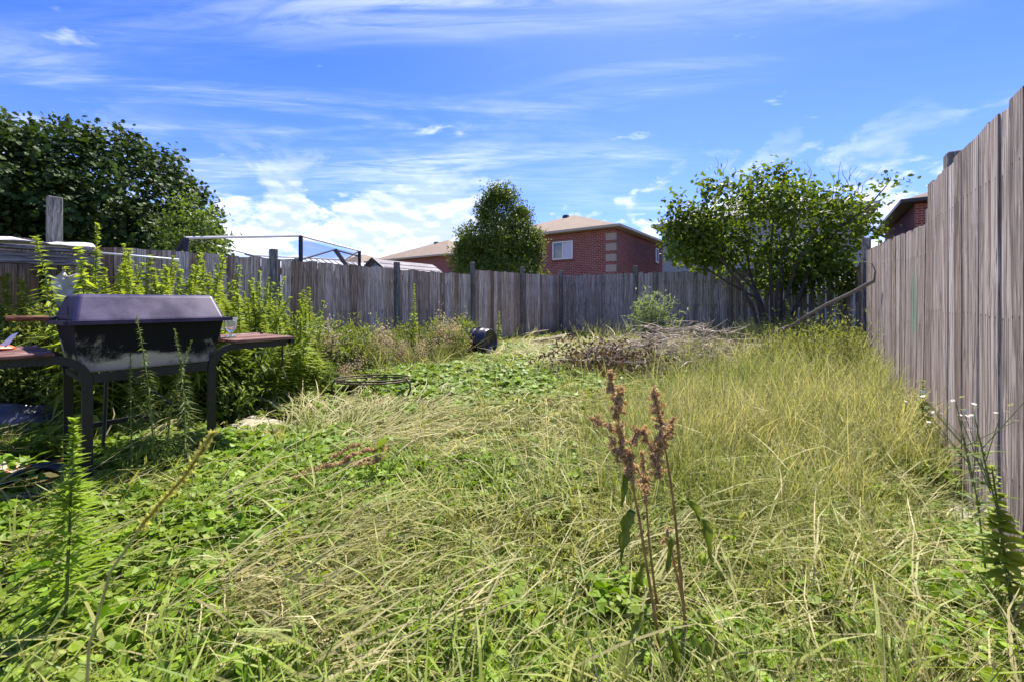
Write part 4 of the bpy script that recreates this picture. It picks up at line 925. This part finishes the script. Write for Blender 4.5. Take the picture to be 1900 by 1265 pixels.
# dock plants with brown seed heads
M['dock_seed'] = leafmat('dock seed', (.34, .24, .12), (.80, .66, .42), .4, .8, tcol=(1, .75, .5))
M['dock_leaf'] = leafmat('dock leaf', (.14, .20, .03), (.22, .28, .05), .5, .5)
M['dock_stem'] = plain('reddish stem', (.24, .12, .055), .6, .4, 25, c2=(.42, .25, .12))
def seeds(g, path, n, rad, r, size=.0075):
    """papery seeds carried on short uneven branchlets around the stalk"""
    P = np.array(path); nb = max(4, n // 34); k = np.sort(r.random(nb))*(len(P)-1); o_ = np.stack([np.interp(k, np.arange(len(P)), P[:, i]) for i in range(3)], 1)
    d = unit(nb) + [0, 0, .55]; d /= np.linalg.norm(d, axis=1)[:, None]; L = rad*r.uniform(.8, 3.4, nb)*(1 - .45*k/(len(P)-1 + 1e-6)*0)
    for i in range(0, nb, 2): g.tube([o_[i], o_[i] + d[i]*L[i]], [.0009, .0005], 3, m=1, cap=False)
    ci = np.repeat(np.arange(nb), 34); m_ = len(ci); f = r.random(m_)**.8
    pos = o_[ci] + d[ci]*(L[ci]*f)[:, None] + r.normal(0, .0027, (m_, 3))
    va = np.clip(.25 + .5*r.random(nb)[ci] + r.normal(0, .2, m_), 0, 1)
    g.leaves(pos, unit(m_) + [0, 0, -.8], unit(m_), size*r.uniform(.5, 1.3, m_), size*r.uniform(.4, .9, m_), CHIP, va)
def dock(name, label, t_, stem, heads, leaves_, seed, dens=1.0):
    r = np.random.default_rng(seed); P = np.array([at(px, py, t_ + dt) for px, py, dt in stem]); base = P[0].copy(); base[2] = 0
    th_ = thing(name, label, 'weed', base)
    part('stem', Geo().tube(np.concatenate([[base], P[1:]]), np.linspace(.0052, .0018, len(P)), 7), M['dock_stem'], th_, True)
    for hd_ in heads:
        Q = np.array([at(px, py, t_ + dt) for px, py, dt in hd_]); g = Geo().tube(Q, np.linspace(.002, .001, len(Q)), 4, m=1)
        ln = np.linalg.norm(np.diff(Q, axis=0), axis=1).sum(); seeds(g, Q, int(8200*ln*dens), .0078, r)
        part('seed_head', g, [M['dock_seed'], M['dock_stem']], th_)
    for (px, py, ex, ey, wd, dt) in leaves_:
        a, e = at(px, py, t_ + dt), at(ex, ey, t_ + dt - .05); n_ = 9; ks = np.linspace(0, 1, n_); V = []; sdv = np.array([ct, st, 0])*wd*.32*t_/F
        for q in ks:
            c = a*(1-q) + e*q + np.array([0, 0, .04*math.sin(3.1*q)]); wv = math.sin(math.pi*min(1, q*.92+.08))**.7 * (1 + .22*math.sin(q*23 + py))
            rip = .010*math.sin(q*31 + px)
            V += [c - sdv*wv + fw*(-.012 + rip), c + fw*.004, c + sdv*wv + fw*(-.012 - rip)]
        Fc = []
        for q in range(n_-1): Fc += [[q*3, q*3+1, q*3+4, q*3+3], [q*3+1, q*3+2, q*3+5, q*3+4]]
        part('leaf', Geo().add(V, Fc, .5), M['dock_leaf'], th_, True)
dock('dock_plant', 'tall curly dock with brown seed head, left of the pair in the foreground', 1.16,
     [(1232, 1290, 0), (1218, 1160, 0), (1200, 1050, -.01), (1186, 960, -.01), (1172, 890, 0), (1152, 820, .01), (1145, 750, .01), (1132, 692, .01)],
     [[(1132, 692, .01), (1136, 725, .01), (1146, 760, .01), (1150, 800, .01)], [(1100, 776, .03), (1122, 787, .02), (1140, 800, .01)], [(1146, 720, -.02), (1152, 745, -.02), (1147, 765, 0)],
      [(1150, 800, .01), (1155, 835, 0), (1165, 870, 0), (1176, 892, 0)], [(1186, 795, .03), (1174, 822, .02), (1164, 850, 0), (1170, 880, 0)], [(1140, 810, .0), (1142, 835, 0), (1148, 850, 0)]],
     [(1172, 945, 1150, 1040, 34, -.03), (1166, 880, 1152, 940, 22, .03), (1214, 1130, 1160, 1200, 26, .04), (1222, 1180, 1262, 1240, 24, -.04)], 31)
dock('dock_plant', 'curly dock with reddish stem and brown seed head, right of the foreground pair', 1.17,
     [(1282, 1290, 0), (1272, 1160, 0), (1262, 1060, 0), (1254, 970, 0), (1244, 890, .0), (1236, 840, .01), (1226, 790, .01), (1212, 722, .01)],
     [[(1212, 722, .01), (1220, 755, .01), (1228, 790, .01), (1234, 830, .01)], [(1250, 775, .02), (1243, 795, .02), (1236, 815, .01)], [(1194, 798, .02), (1204, 822, .02), (1216, 850, .01), (1226, 880, 0)], [(1226, 800, -.02), (1222, 830, -.01), (1218, 860, 0), (1222, 885, 0)], [(1196, 905, .04), (1200, 930, .03)]],
     [(1296, 960, 1316, 1036, 28, -.02), (1258, 930, 1300, 975, 26, .03), (1250, 990, 1236, 1060, 18, .02), (1272, 1140, 1330, 1190, 26, .03), (1276, 1190, 1240, 1250, 24, -.03)], 32)
dock('dock_plant', 'thin dock stem leaning between the foreground pair of dock plants', 1.20,
     [(1290, 1320, 0), (1270, 1130, 0), (1248, 1030, .0), (1238, 980, .0)], [[(1240, 1015, 0), (1236, 985, 0)], [(1243, 1050, 0), (1240, 1030, 0)]], [], 33, .4)
dock('dock_plant', 'slender green dock stalk with sparse seed head between and behind the foreground pair', 1.30,
     [(1238, 1230, 0), (1216, 1100, 0), (1204, 1000, 0), (1198, 920, 0), (1192, 850, 0)], [[(1192, 840, 0), (1196, 870, 0), (1200, 900, 0)], [(1178, 860, .02), (1188, 880, .01), (1198, 900, 0)]], [(1210, 1040, 1176, 1095, 20, .02)], 35, .6)
dock('dock_plant', 'dead dock stalk with tan seed heads bent over the bright clover', 2.22,
     [(470, 945, -.1), (510, 915, -.1), (560, 880, -.05), (620, 862, 0), (680, 850, .05), (715, 838, .1)],
     [[(545, 888, -.05), (580, 870, 0), (640, 858, 0), (700, 852, .05)], [(640, 850, 0), (670, 838, .05), (720, 829, .1)], [(615, 850, .05), (640, 833, .08), (668, 824, .1)], [(650, 862, 0), (690, 858, 0), (712, 848, .05)], [(545, 885, 0), (547, 900, 0), (550, 915, 0)]],
     [(700, 850, 722, 812, 24, .1)], 34, 1.1)
for px, py, ex, ey, t_, lb in ((1535, 915, 1610, 935, 2.35, 'small pinkish dock head lying in the tall grass at right'), (1448, 770, 1470, 815, 3.4, 'faded pink dock head among the tall grass'), (690, 755, 725, 738, 4.1, 'tan dock head leaning against the metal ring stand')):
    dock('dock_plant', lb, t_, [((px+ex)/2, 1000, 0), ((px+ex)/2, (py+ey)/2 + 10, 0), (ex, ey, 0)], [[(px, py, 0), ((px+ex)/2, (py+ey)/2 - 2, 0), (ex, ey, 0)]], [], px, 1.0)

# ------------------------------------------------------------------ brush pile and dead branches
M['dead_twig'] = plain('bleached twig', (.44, .36, .28), .85, .35, 40, bmp=.4)
M['dead_leaf'] = leafmat('dead leaf', (.055, .036, .026), (.22, .14, .095), .2, .8, tcol=(1, .7, .5))
bp = thing('brush_pile', 'heap of bleached dead twigs and withered brown leaves before the back fence', 'brush pile', (-1.6, 7.0, 0))
A0, A1 = np.array([-2.65, 5.35, 0]), np.array([-.25, 7.6, 0]); r = np.random.default_rng(61)
def pile_pt():
    k = r.uniform(.05, 1); wd = .75*math.sin(math.pi*(.15 + .75*k)); s_ = r.normal(0, .5)
    h = .74*math.exp(-s_*s_*1.0)*math.sin(math.pi*(.2 + .7*k)); pr = np.array([.70, -.71, 0])
    return A0*(1-k) + A1*k + pr*s_*wd + [0, 0, h*r.uniform(.35, 1.1)]
for i in range(115):
    a = pile_pt(); dv = r.normal(size=3)*[.5, .45, .10]; dv *= r.uniform(.3, .9)/np.linalg.norm(dv) ; e = a + dv; e[2] = max(e[2], .02)
    part('branch', Geo().tube(wig(a, e, 5, .02, i), np.linspace(r.uniform(.006, .014), .003, 5), 5), M['dead_twig'], bp)
g = Geo()
for i in range(1500):
    a = pile_pt(); dv = r.normal(size=3)*[.5, .45, .18]; dv *= r.uniform(.08, .35)/np.linalg.norm(dv); g.tube(wig(a, a + dv, 3, .012, i), [.0035, .003, .0015], 3, cap=False)
o = part('fine_twigs', g, M['dead_twig'], bp); o['kind'] = 'stuff'
cl = gp(1135, 700); g = Geo(); n = 2600; c = np.array([-2.45, 5.65, 0]); s_ = r.normal(size=(n, 3))*[.42, .40, .16]
pos = c + s_ + [0, 0, .22]; pos[:, 2] = np.clip(pos[:, 2], .03, .80*np.exp(-(s_[:, 0]**2 + s_[:, 1]**2)*1.3) + .06)
g.leaves(pos, unit(n) + [0, 0, -.4], unit(n), r.uniform(.03, .085, n), r.uniform(.02, .04, n), OVATE, r.random(n)**1.5, droop=.5)
o = part('withered_leaves', g, M['dead_leaf'], bp); o['kind'] = 'stuff'
for (p, q, ra, rb_, lb) in ((at(1190, 625, 7.6), at(1335, 672, 6.6), .016, .010, 'dark thin branch lying diagonally across the brush pile'),
                        (at(1335, 662, 6.9), at(1432, 622, 8.0), .022, .026, 'pale thicker branch lying toward the foot of the large bush'),
                        (at(1425, 655, 6.6), at(1462, 585, 7.0), .010, .006, 'thin straight stick standing tilted right of the brush pile')):
    solo('dead_branch', Geo().tube(wig(p, q, 7, .02, int(ra*1000)), np.linspace(ra, rb_, 7), 7), M['dead_twig'] if ra > .011 and ra != .016 else M['bark_pale'], lb, 'branch', tuple(p))
tp_ = np.array([XR - .03, 7.05, 1.36]); b0 = np.array([-1.3, 7.9, .14])
lb_ = thing('dead_branch', 'long bare dead branch leaning against the right fence', 'branch', b0)
part('limb', Geo().tube(wig(b0, tp_, 9, .02, 3), np.linspace(.016, .024, 9), 8), M['bark_pale'], lb_)
part('twig', Geo().tube([tp_, tp_ + [.0, -.1, .12], tp_ + [-.03, -.08, .22], tp_ + [-.12, .05, .26]], [.012, .008, .006, .003], 5), M['bark_pale'], lb_)

# ------------------------------------------------------------------ grass, clover and straw (uncountable: one object each, scattered)
def tuft(seed, n, h, wd, spread, lean, curl, seg=3, rad=.05, head=0):
    r = np.random.default_rng(seed); g = Geo(); V = []; th = r.uniform(0, 6.28, n); rr_ = rad*np.sqrt(r.random(n)); hh = h*r.uniform(.45, 1.1, n)
    base = np.stack([rr_*np.cos(th), rr_*np.sin(th), np.full(n, -.01)], 1); az = r.uniform(0, 6.28, n); le = np.abs(r.normal(lean, spread, n))
    hd = np.stack([np.cos(az), np.sin(az), np.zeros(n)], 1); sd = np.stack([-np.sin(az + r.normal(0, .6, n)), np.cos(az), np.zeros(n)], 1)
    pts = [base]; cur = base.copy(); a = le.copy(); ks = np.linspace(0, 1, seg+1)
    for s_ in range(seg):
        cur = cur + (hd*np.sin(a)[:, None] + np.array([0, 0, 1.])*np.cos(a)[:, None])*(hh/seg)[:, None]; a = a + curl*r.uniform(.4, 1.5, n); pts.append(cur.copy())
    wv = wd*r.uniform(.6, 1.3, n); va = r.random(n)
    for s_ in range(seg+1):
        f = (1.0, 1.0, .75, .5, .3)[s_] if s_ < seg else 0.03
        V += [pts[s_] - sd*(wv*f/2)[:, None], pts[s_] + sd*(wv*f/2)[:, None]]
    Vn = np.stack(V, 1).reshape(-1, 3); k = (np.arange(n)*2*(seg+1))[:, None]
    Fq = np.concatenate([k + np.array([[s_*2, s_*2+1, s_*2+3, s_*2+2]]) for s_ in range(seg)])
    g.add(Vn, [Fq], np.repeat(va, 2*(seg+1)))
    if head:
        idx = r.choice(n, min(n, head), False); tips = pts[-1][idx]; pr = pts[-2][idx]; d = tips - pr; d /= np.linalg.norm(d, axis=1)[:, None]
        for j in range(7):
            g.leaves(tips - d*.009*j + r.normal(0, .0022, tips.shape), d + r.normal(0, .30, tips.shape), unit(len(tips)), .013, .0034, BLADE, .75 + .25*r.random(len(tips)))
    return g
def matted(seed, n, L, wd, rad, jitter=.5, h=.05):
    """flattened blades lying mostly along +x"""
    r = np.random.default_rng(seed); g = Geo(); a = r.normal(0, jitter, n); base = np.stack([r.normal(0, rad, n), r.normal(0, rad, n), np.abs(r.normal(h, h*.7, n))], 1)
    LL = L*r.uniform(.4, 1.2, n); e0 = r.normal(.18, .22, n); hd = np.stack([np.cos(a), np.sin(a), np.zeros(n)], 1); sd = np.stack([-np.sin(a), np.cos(a), r.normal(0, .5, n)], 1)
    V = []; cur = base; el = e0; wv = wd*r.uniform(.6, 1.3, n); bend = r.normal(0, .25, n)
    for s_ in range(4):
        f = (.8, 1, .8, .05)[s_]; V += [cur - sd*(wv*f/2)[:, None], cur + sd*(wv*f/2)[:, None]]
        cur = cur + (hd*np.cos(el)[:, None] + np.stack([-hd[:, 1], hd[:, 0], 0*a], 1)*(bend*s_*.5)[:, None] + np.array([0, 0, 1.])*np.sin(el)[:, None])*(LL/3)[:, None]; el = el - .22*r.uniform(.3, 1.6, n)
    Vn = np.stack(V, 1).reshape(-1, 3); Vn[:, 2] = np.maximum(Vn[:, 2], .004); k = (np.arange(n)*8)[:, None]
    Fq = np.concatenate([k + np.array([[s_*2, s_*2+1, s_*2+3, s_*2+2]]) for s_ in range(3)])
    return g.add(Vn, [Fq], np.repeat(r.random(n), 8))
def clover(seed, n, rad, h, sz):
    r = np.random.default_rng(seed); g = Geo()
    th = r.uniform(0, 6.28, n); rr_ = rad*np.sqrt(r.random(n)); c = np.stack([rr_*np.cos(th), rr_*np.sin(th), h*r.uniform(.35, 1.1, n)], 1)
    nr = np.array([0, 0, 1.]) + r.normal(0, .35, (n, 3)); ph = r.uniform(0, 6.28, n); s_ = sz*r.uniform(.6, 1.25, n); va = r.random(n)
    for j in range(3):
        q = ph + j*2.094; d = np.stack([np.cos(q), np.sin(q), r.normal(.05, .2, n)], 1); g.leaves(c, d, nr, s_, s_*1.05, CLOV, va, droop=.2)
    sd = np.stack([np.cos(ph), np.sin(ph), 0*ph], 1)*.0012; b = c*[.8, .8, 0]
    V = np.stack([b - sd, b + sd, c + sd, c - sd], 1).reshape(-1, 3); g.add(V, [(np.arange(n)*4)[:, None] + np.arange(4)[None]], .2)
    return g
def broad(seed, n, L, W, rad):
    r = np.random.default_rng(seed); g = Geo(); th = r.uniform(0, 6.28, n); el = r.uniform(.25, 1.0, n)
    d = np.stack([np.cos(th)*np.cos(el), np.sin(th)*np.cos(el), np.sin(el)], 1); pos = np.stack([np.cos(th)*rad*r.random(n), np.sin(th)*rad*r.random(n), .02 + .05*r.random(n)], 1)
    return g.leaves(pos, d, np.array([0, 0, 1.]) + r.normal(0, .2, (n, 3)), L*r.uniform(.5, 1.2, n), W*r.uniform(.6, 1.2, n), OVATE, r.random(n), droop=.45)

G1 = leafmat('green grass', (.10, .19, .014), (.30, .38, .06), .45, .5, (.46, .40, .16), tcol=(1, 1, .5))
G2 = leafmat('straw grass', (.30, .27, .11), (.70, .62, .36), .42, .6, (.25, .28, .08), tcol=(1, 1, .7))
G3 = leafmat('clover leaf', (.085, .19, .008), (.28, .42, .026), .42, .5, (.19, .25, .028))
G4 = leafmat('tall grass', (.23, .25, .06), (.66, .59, .33), .42, .65, (.17, .235, .035), tcol=(1, 1, .65))
NEAR = {'clover': [clover(760+i, 20, .09, .14, .033) for i in range(5)] + [broad(770+i, 13, .10, .042, .06) for i in range(3)],
        'straw': [matted(720+i, 36, .32, .0044, .06, .42) for i in range(6)],
        'green': [tuft(700+i, 22, .28, .0078, .28, .45, .38, 3, .05) for i in range(5)] + [broad(740+i, 10, .13, .048, .03) for i in range(4)] + [tuft(750+i, 10, .42, .0100, .2, .5, .45, 4, .05) for i in range(3)],
        'tall': [tuft(780+i, 15, .54, .0046, .16, .16, .20, 4, .05, head=6) for i in range(5)] + [tuft(790+i, 18, .36, .0050, .25, .3, .35, 3, .05, head=2) for i in range(3)] + [tuft(795+i, 9, .72, .0034, .14, .22, .10, 3, .05, head=7) for i in range(2)] + [matted(798, 16, .42, .0042, .06, .9, .12)]}
FAR = {'clover': [clover(860+i, 9, .10, .12, .042) for i in range(4)],
       'straw': [matted(820+i, 16, .32, .0075, .08, .45, .035) for i in range(5)],
       'green': [tuft(830+i, 11, .22, .011, .28, .45, .45, 2, .07) for i in range(5)],
       'tall': [tuft(880+i, 12, .56, .0060, .16, .16, .25, 3, .07, head=5) for i in range(5)]}
def bake(name, label, key, mat, P, rot, S, tint, dist, lim=2.7):
    """place clumps and join them into one mesh: detailed clumps near the camera, coarser ones further off"""
    Vs, As, Ts, Fs, n0 = [], [], [], {}, 0
    cx, sx, cy_, sy, cz, sz = (f(rot[:, i]) for i in range(3) for f in (np.cos, np.sin))
    Rm = np.stack([np.stack([cz*cy_, cz*sy*sx - sz*cx, cz*sy*cx + sz*sx], 1), np.stack([sz*cy_, sz*sy*sx + cz*cx, sz*sy*cx - cz*sx], 1), np.stack([-sy, cy_*sx, cy_*cx], 1)], 1)
    for lod, protos in ((dist < lim, NEAR[key]), (dist >= lim, FAR[key])):
        ids = np.nonzero(lod)[0]; ch = r.integers(0, len(protos), len(ids))
        for j, g in enumerate(protos):
            ii_ = ids[ch == j]
            if not len(ii_): continue
            V = np.concatenate(g.v); A = np.concatenate(g.a); k = len(V)
            W3 = np.einsum('nij,nkj->nki', Rm[ii_], V[None]*S[ii_][:, None, :]) + P[ii_][:, None, :]
            Vs.append(W3.reshape(-1, 3)); As.append(np.tile(A, len(ii_))); Ts.append(np.repeat(tint[ii_], k))
            off = n0 + (np.arange(len(ii_))*k)[:, None, None]
            for f in g.f: Fs.setdefault(f.shape[1], []).append((f[None] + off).reshape(-1, f.shape[1]))
            n0 += k*len(ii_)
    G_ = Geo(); G_.v = [np.concatenate(Vs)]; G_.a = [np.concatenate(As)]; G_.f = [np.concatenate(x) for x in Fs.values()]; G_.m = [np.zeros(len(f), int) for f in G_.f]
    me = G_.mesh(name, mat); ta = me.attributes.new('tint', 'FLOAT', 'POINT'); ta.data.foreach_set('value', np.concatenate(Ts).astype(np.float32))
    print('BAKED', name, sum(len(f)*(f.shape[1]-2) for f in G_.f))
    return tag(link(name, me), label, 'clover' if name == 'clover' else 'grass', kind='stuff')

r = np.random.default_rng(900)
N = 150000; X = r.uniform(XL + .05, XR - .03, N); Y = r.uniform(-1.5, YB - .05, N)
PX, PY, D = proj(X, Y, 0*X)
dens = np.clip(1.25 / np.maximum(D, .9)**1.05, .12, 1.0); near = (D < .55)
keep = (r.random(N) < dens*.78) & (D > -.6)
keep &= ~((np.abs(X + .0) < .18) & (np.abs(Y) < .18))
off_view = (D < .7) | (PX < -200) | (PX > 2100)
keep &= ~(off_view & (r.random(N) < .82))
X, Y, PX, PY, D = (q[keep] for q in (X, Y, PX, PY, D)); n = len(X); bad = D < .3; PX[bad] = 900; PY[bad] = 1800
def G(cx, cy, rx, ry): return np.exp(-(((PX-cx)/rx)**2 + ((PY-cy)/ry)**2))
nz = np.sin(X*2.3 + 1.1*np.sin(Y*1.9)) * np.cos(Y*2.1 + .8*np.sin(X*2.7)); nz2 = np.sin(X*6.1 + Y*3.7)*np.sin(Y*7.3 - X*2.2)
wc = 1.6*G(470, 850, 300, 85) + 1.9*G(130, 1080, 380, 170) + 1.3*G(900, 735, 230, 50) + .9*G(1010, 880, 150, 60) + .9*G(700, 945, 260, 50) + .9*G(180, 1270, 300, 120) + .12 + .22*np.maximum(nz2, 0)
ws = 1.7*G(420, 1180, 200, 80) + .8*G(600, 1040, 170, 50) + 3.0*G(820, 840, 190, 46) + 2.6*G(700, 788, 170, 26) + 3.0*G(1020, 665, 260, 30) + .5*G(740, 1250, 220, 80) + .9*G(1080, 760, 110, 60) + .14 + .2*nz
wg = .62 + 1.0*G(860, 960, 230, 60) + 1.5*G(1010, 1180, 260, 130) + 1.5*G(1280, 1230, 380, 130) + .5*G(820, 960, 200, 60) + 1.3*G(1500, 960, 190, 80) + .25*nz2
right = 1/(1 + np.exp(-(PX - 1130 - (PY-700)*.12)/70))
wt = right*(1.5 + .3*nz) * np.where(PY > 1050, .75, 1.0) + .05
wt = np.where((PY < 700) & (PX > 1000), wt*.8*(PX > 1380), wt) * (1 - .92*G(1250, 735, 220, 55)); ws *= (1 - .35*right); wc *= (1 - .65*right); wg = wg + right*(.35 + .5*nz2); ws = ws + right*.45*np.maximum(nz, 0)
W_ = np.clip(np.stack([wc, ws, wg, wt], 1), 0.01, None)**2.2; W_ /= W_.sum(1, keepdims=True); W_ = .74*W_ + .26*np.array([.28, .12, .50, .10])*np.array([1, 1, 1, 1.0]); W_[:, 3] *= np.where(PX < 1050, .25, 1.0); W_ /= W_.sum(1, keepdims=True); pick = (W_.cumsum(1) < r.random(n)[:, None]).sum(1).clip(0, 3)
# thin the growth where pavers, the hose and the barrel lie
thin = np.zeros(n, bool)
for px, py, rad in ((1035, 640, .75), (468, 803, .42), (10, 893, .40), (70, 940, .36), (692, 745, .62), (1010, 652, .55), (1060, 635, .6), (885, 668, .35)):
    c = gp(px, py); thin |= ((X-c[0])**2 + (Y-c[1])**2 < rad**2) & (r.random(n) < .93)
Z = ground_z(X, Y)
for kk, (key, name, label) in enumerate((('clover', 'clover', 'bright green clover spreading over the lawn'), ('straw', 'dry_grass', 'pale matted dry grass lying over the lawn'), ('green', 'grass', 'green grass tufts growing through the lawn'), ('tall', 'tall_grass', 'tall yellow green seeding grass on the right side of the yard'))):
    s_ = (pick == kk) & ~thin; q = s_.sum(); P = np.stack([X[s_], Y[s_], Z[s_]], 1); far = np.clip(D[s_]/4, .9, 1.7)
    rot = np.stack([r.normal(0, .12, q), r.normal(0, .12, q), r.uniform(0, 6.28, q)], 1); sc1 = r.uniform(.7, 1.3, q)
    if key == 'straw':
        flow = .9 + 1.0*np.sin(X[s_]*1.4 + .7) + .8*np.cos(Y[s_]*1.2 + X[s_]*.6); rot[:, 2] = flow + r.normal(0, .38, q); P[:, 2] += np.abs(r.normal(.01, .025, q)); sc1 *= 1.05
    if key == 'tall':
        rot[:, 0:2] = r.normal(0, .14, (q, 2)); sc1 *= np.where(PY[s_] > 1000, .62, .92); sc1 *= 1 - .35*G(1090, 780, 120, 90)[s_]
    S = np.stack([sc1*far, sc1*far, sc1*np.sqrt(far)], 1)
    edge_ = np.clip((XR - X[s_])/.45, .38, 1) if key in ('tall', 'green') else 1.0; S[:, 2] *= np.where(Y[s_] < 3.2, edge_, 1.0)
    tint = np.clip(.32 + .34*nz[s_] + .18*nz2[s_] + r.normal(0, .25, q), 0, 1)
    if key == 'straw': S[:, 2] *= np.where(D[s_] > 4.5, .55, 1.0)
    if key in ('tall', 'green'): S[:, 2] *= 1 - .62*G(1240, 1230, 150, 110)[s_]
    if key == 'green': tint = np.clip(tint - .15, 0, .8)
    if key == 'clover': tint = np.clip(tint*1.0 + .1*nz2[s_], 0, 1)
    if key == 'tall': tint = np.clip(tint + .35*G(1540, 690, 170, 70)[s_], 0, 1)
    bake(name, label, key, {'clover': G3, 'straw': G2, 'green': G1, 'tall': G4}[key], P, rot, S, tint, D[s_])
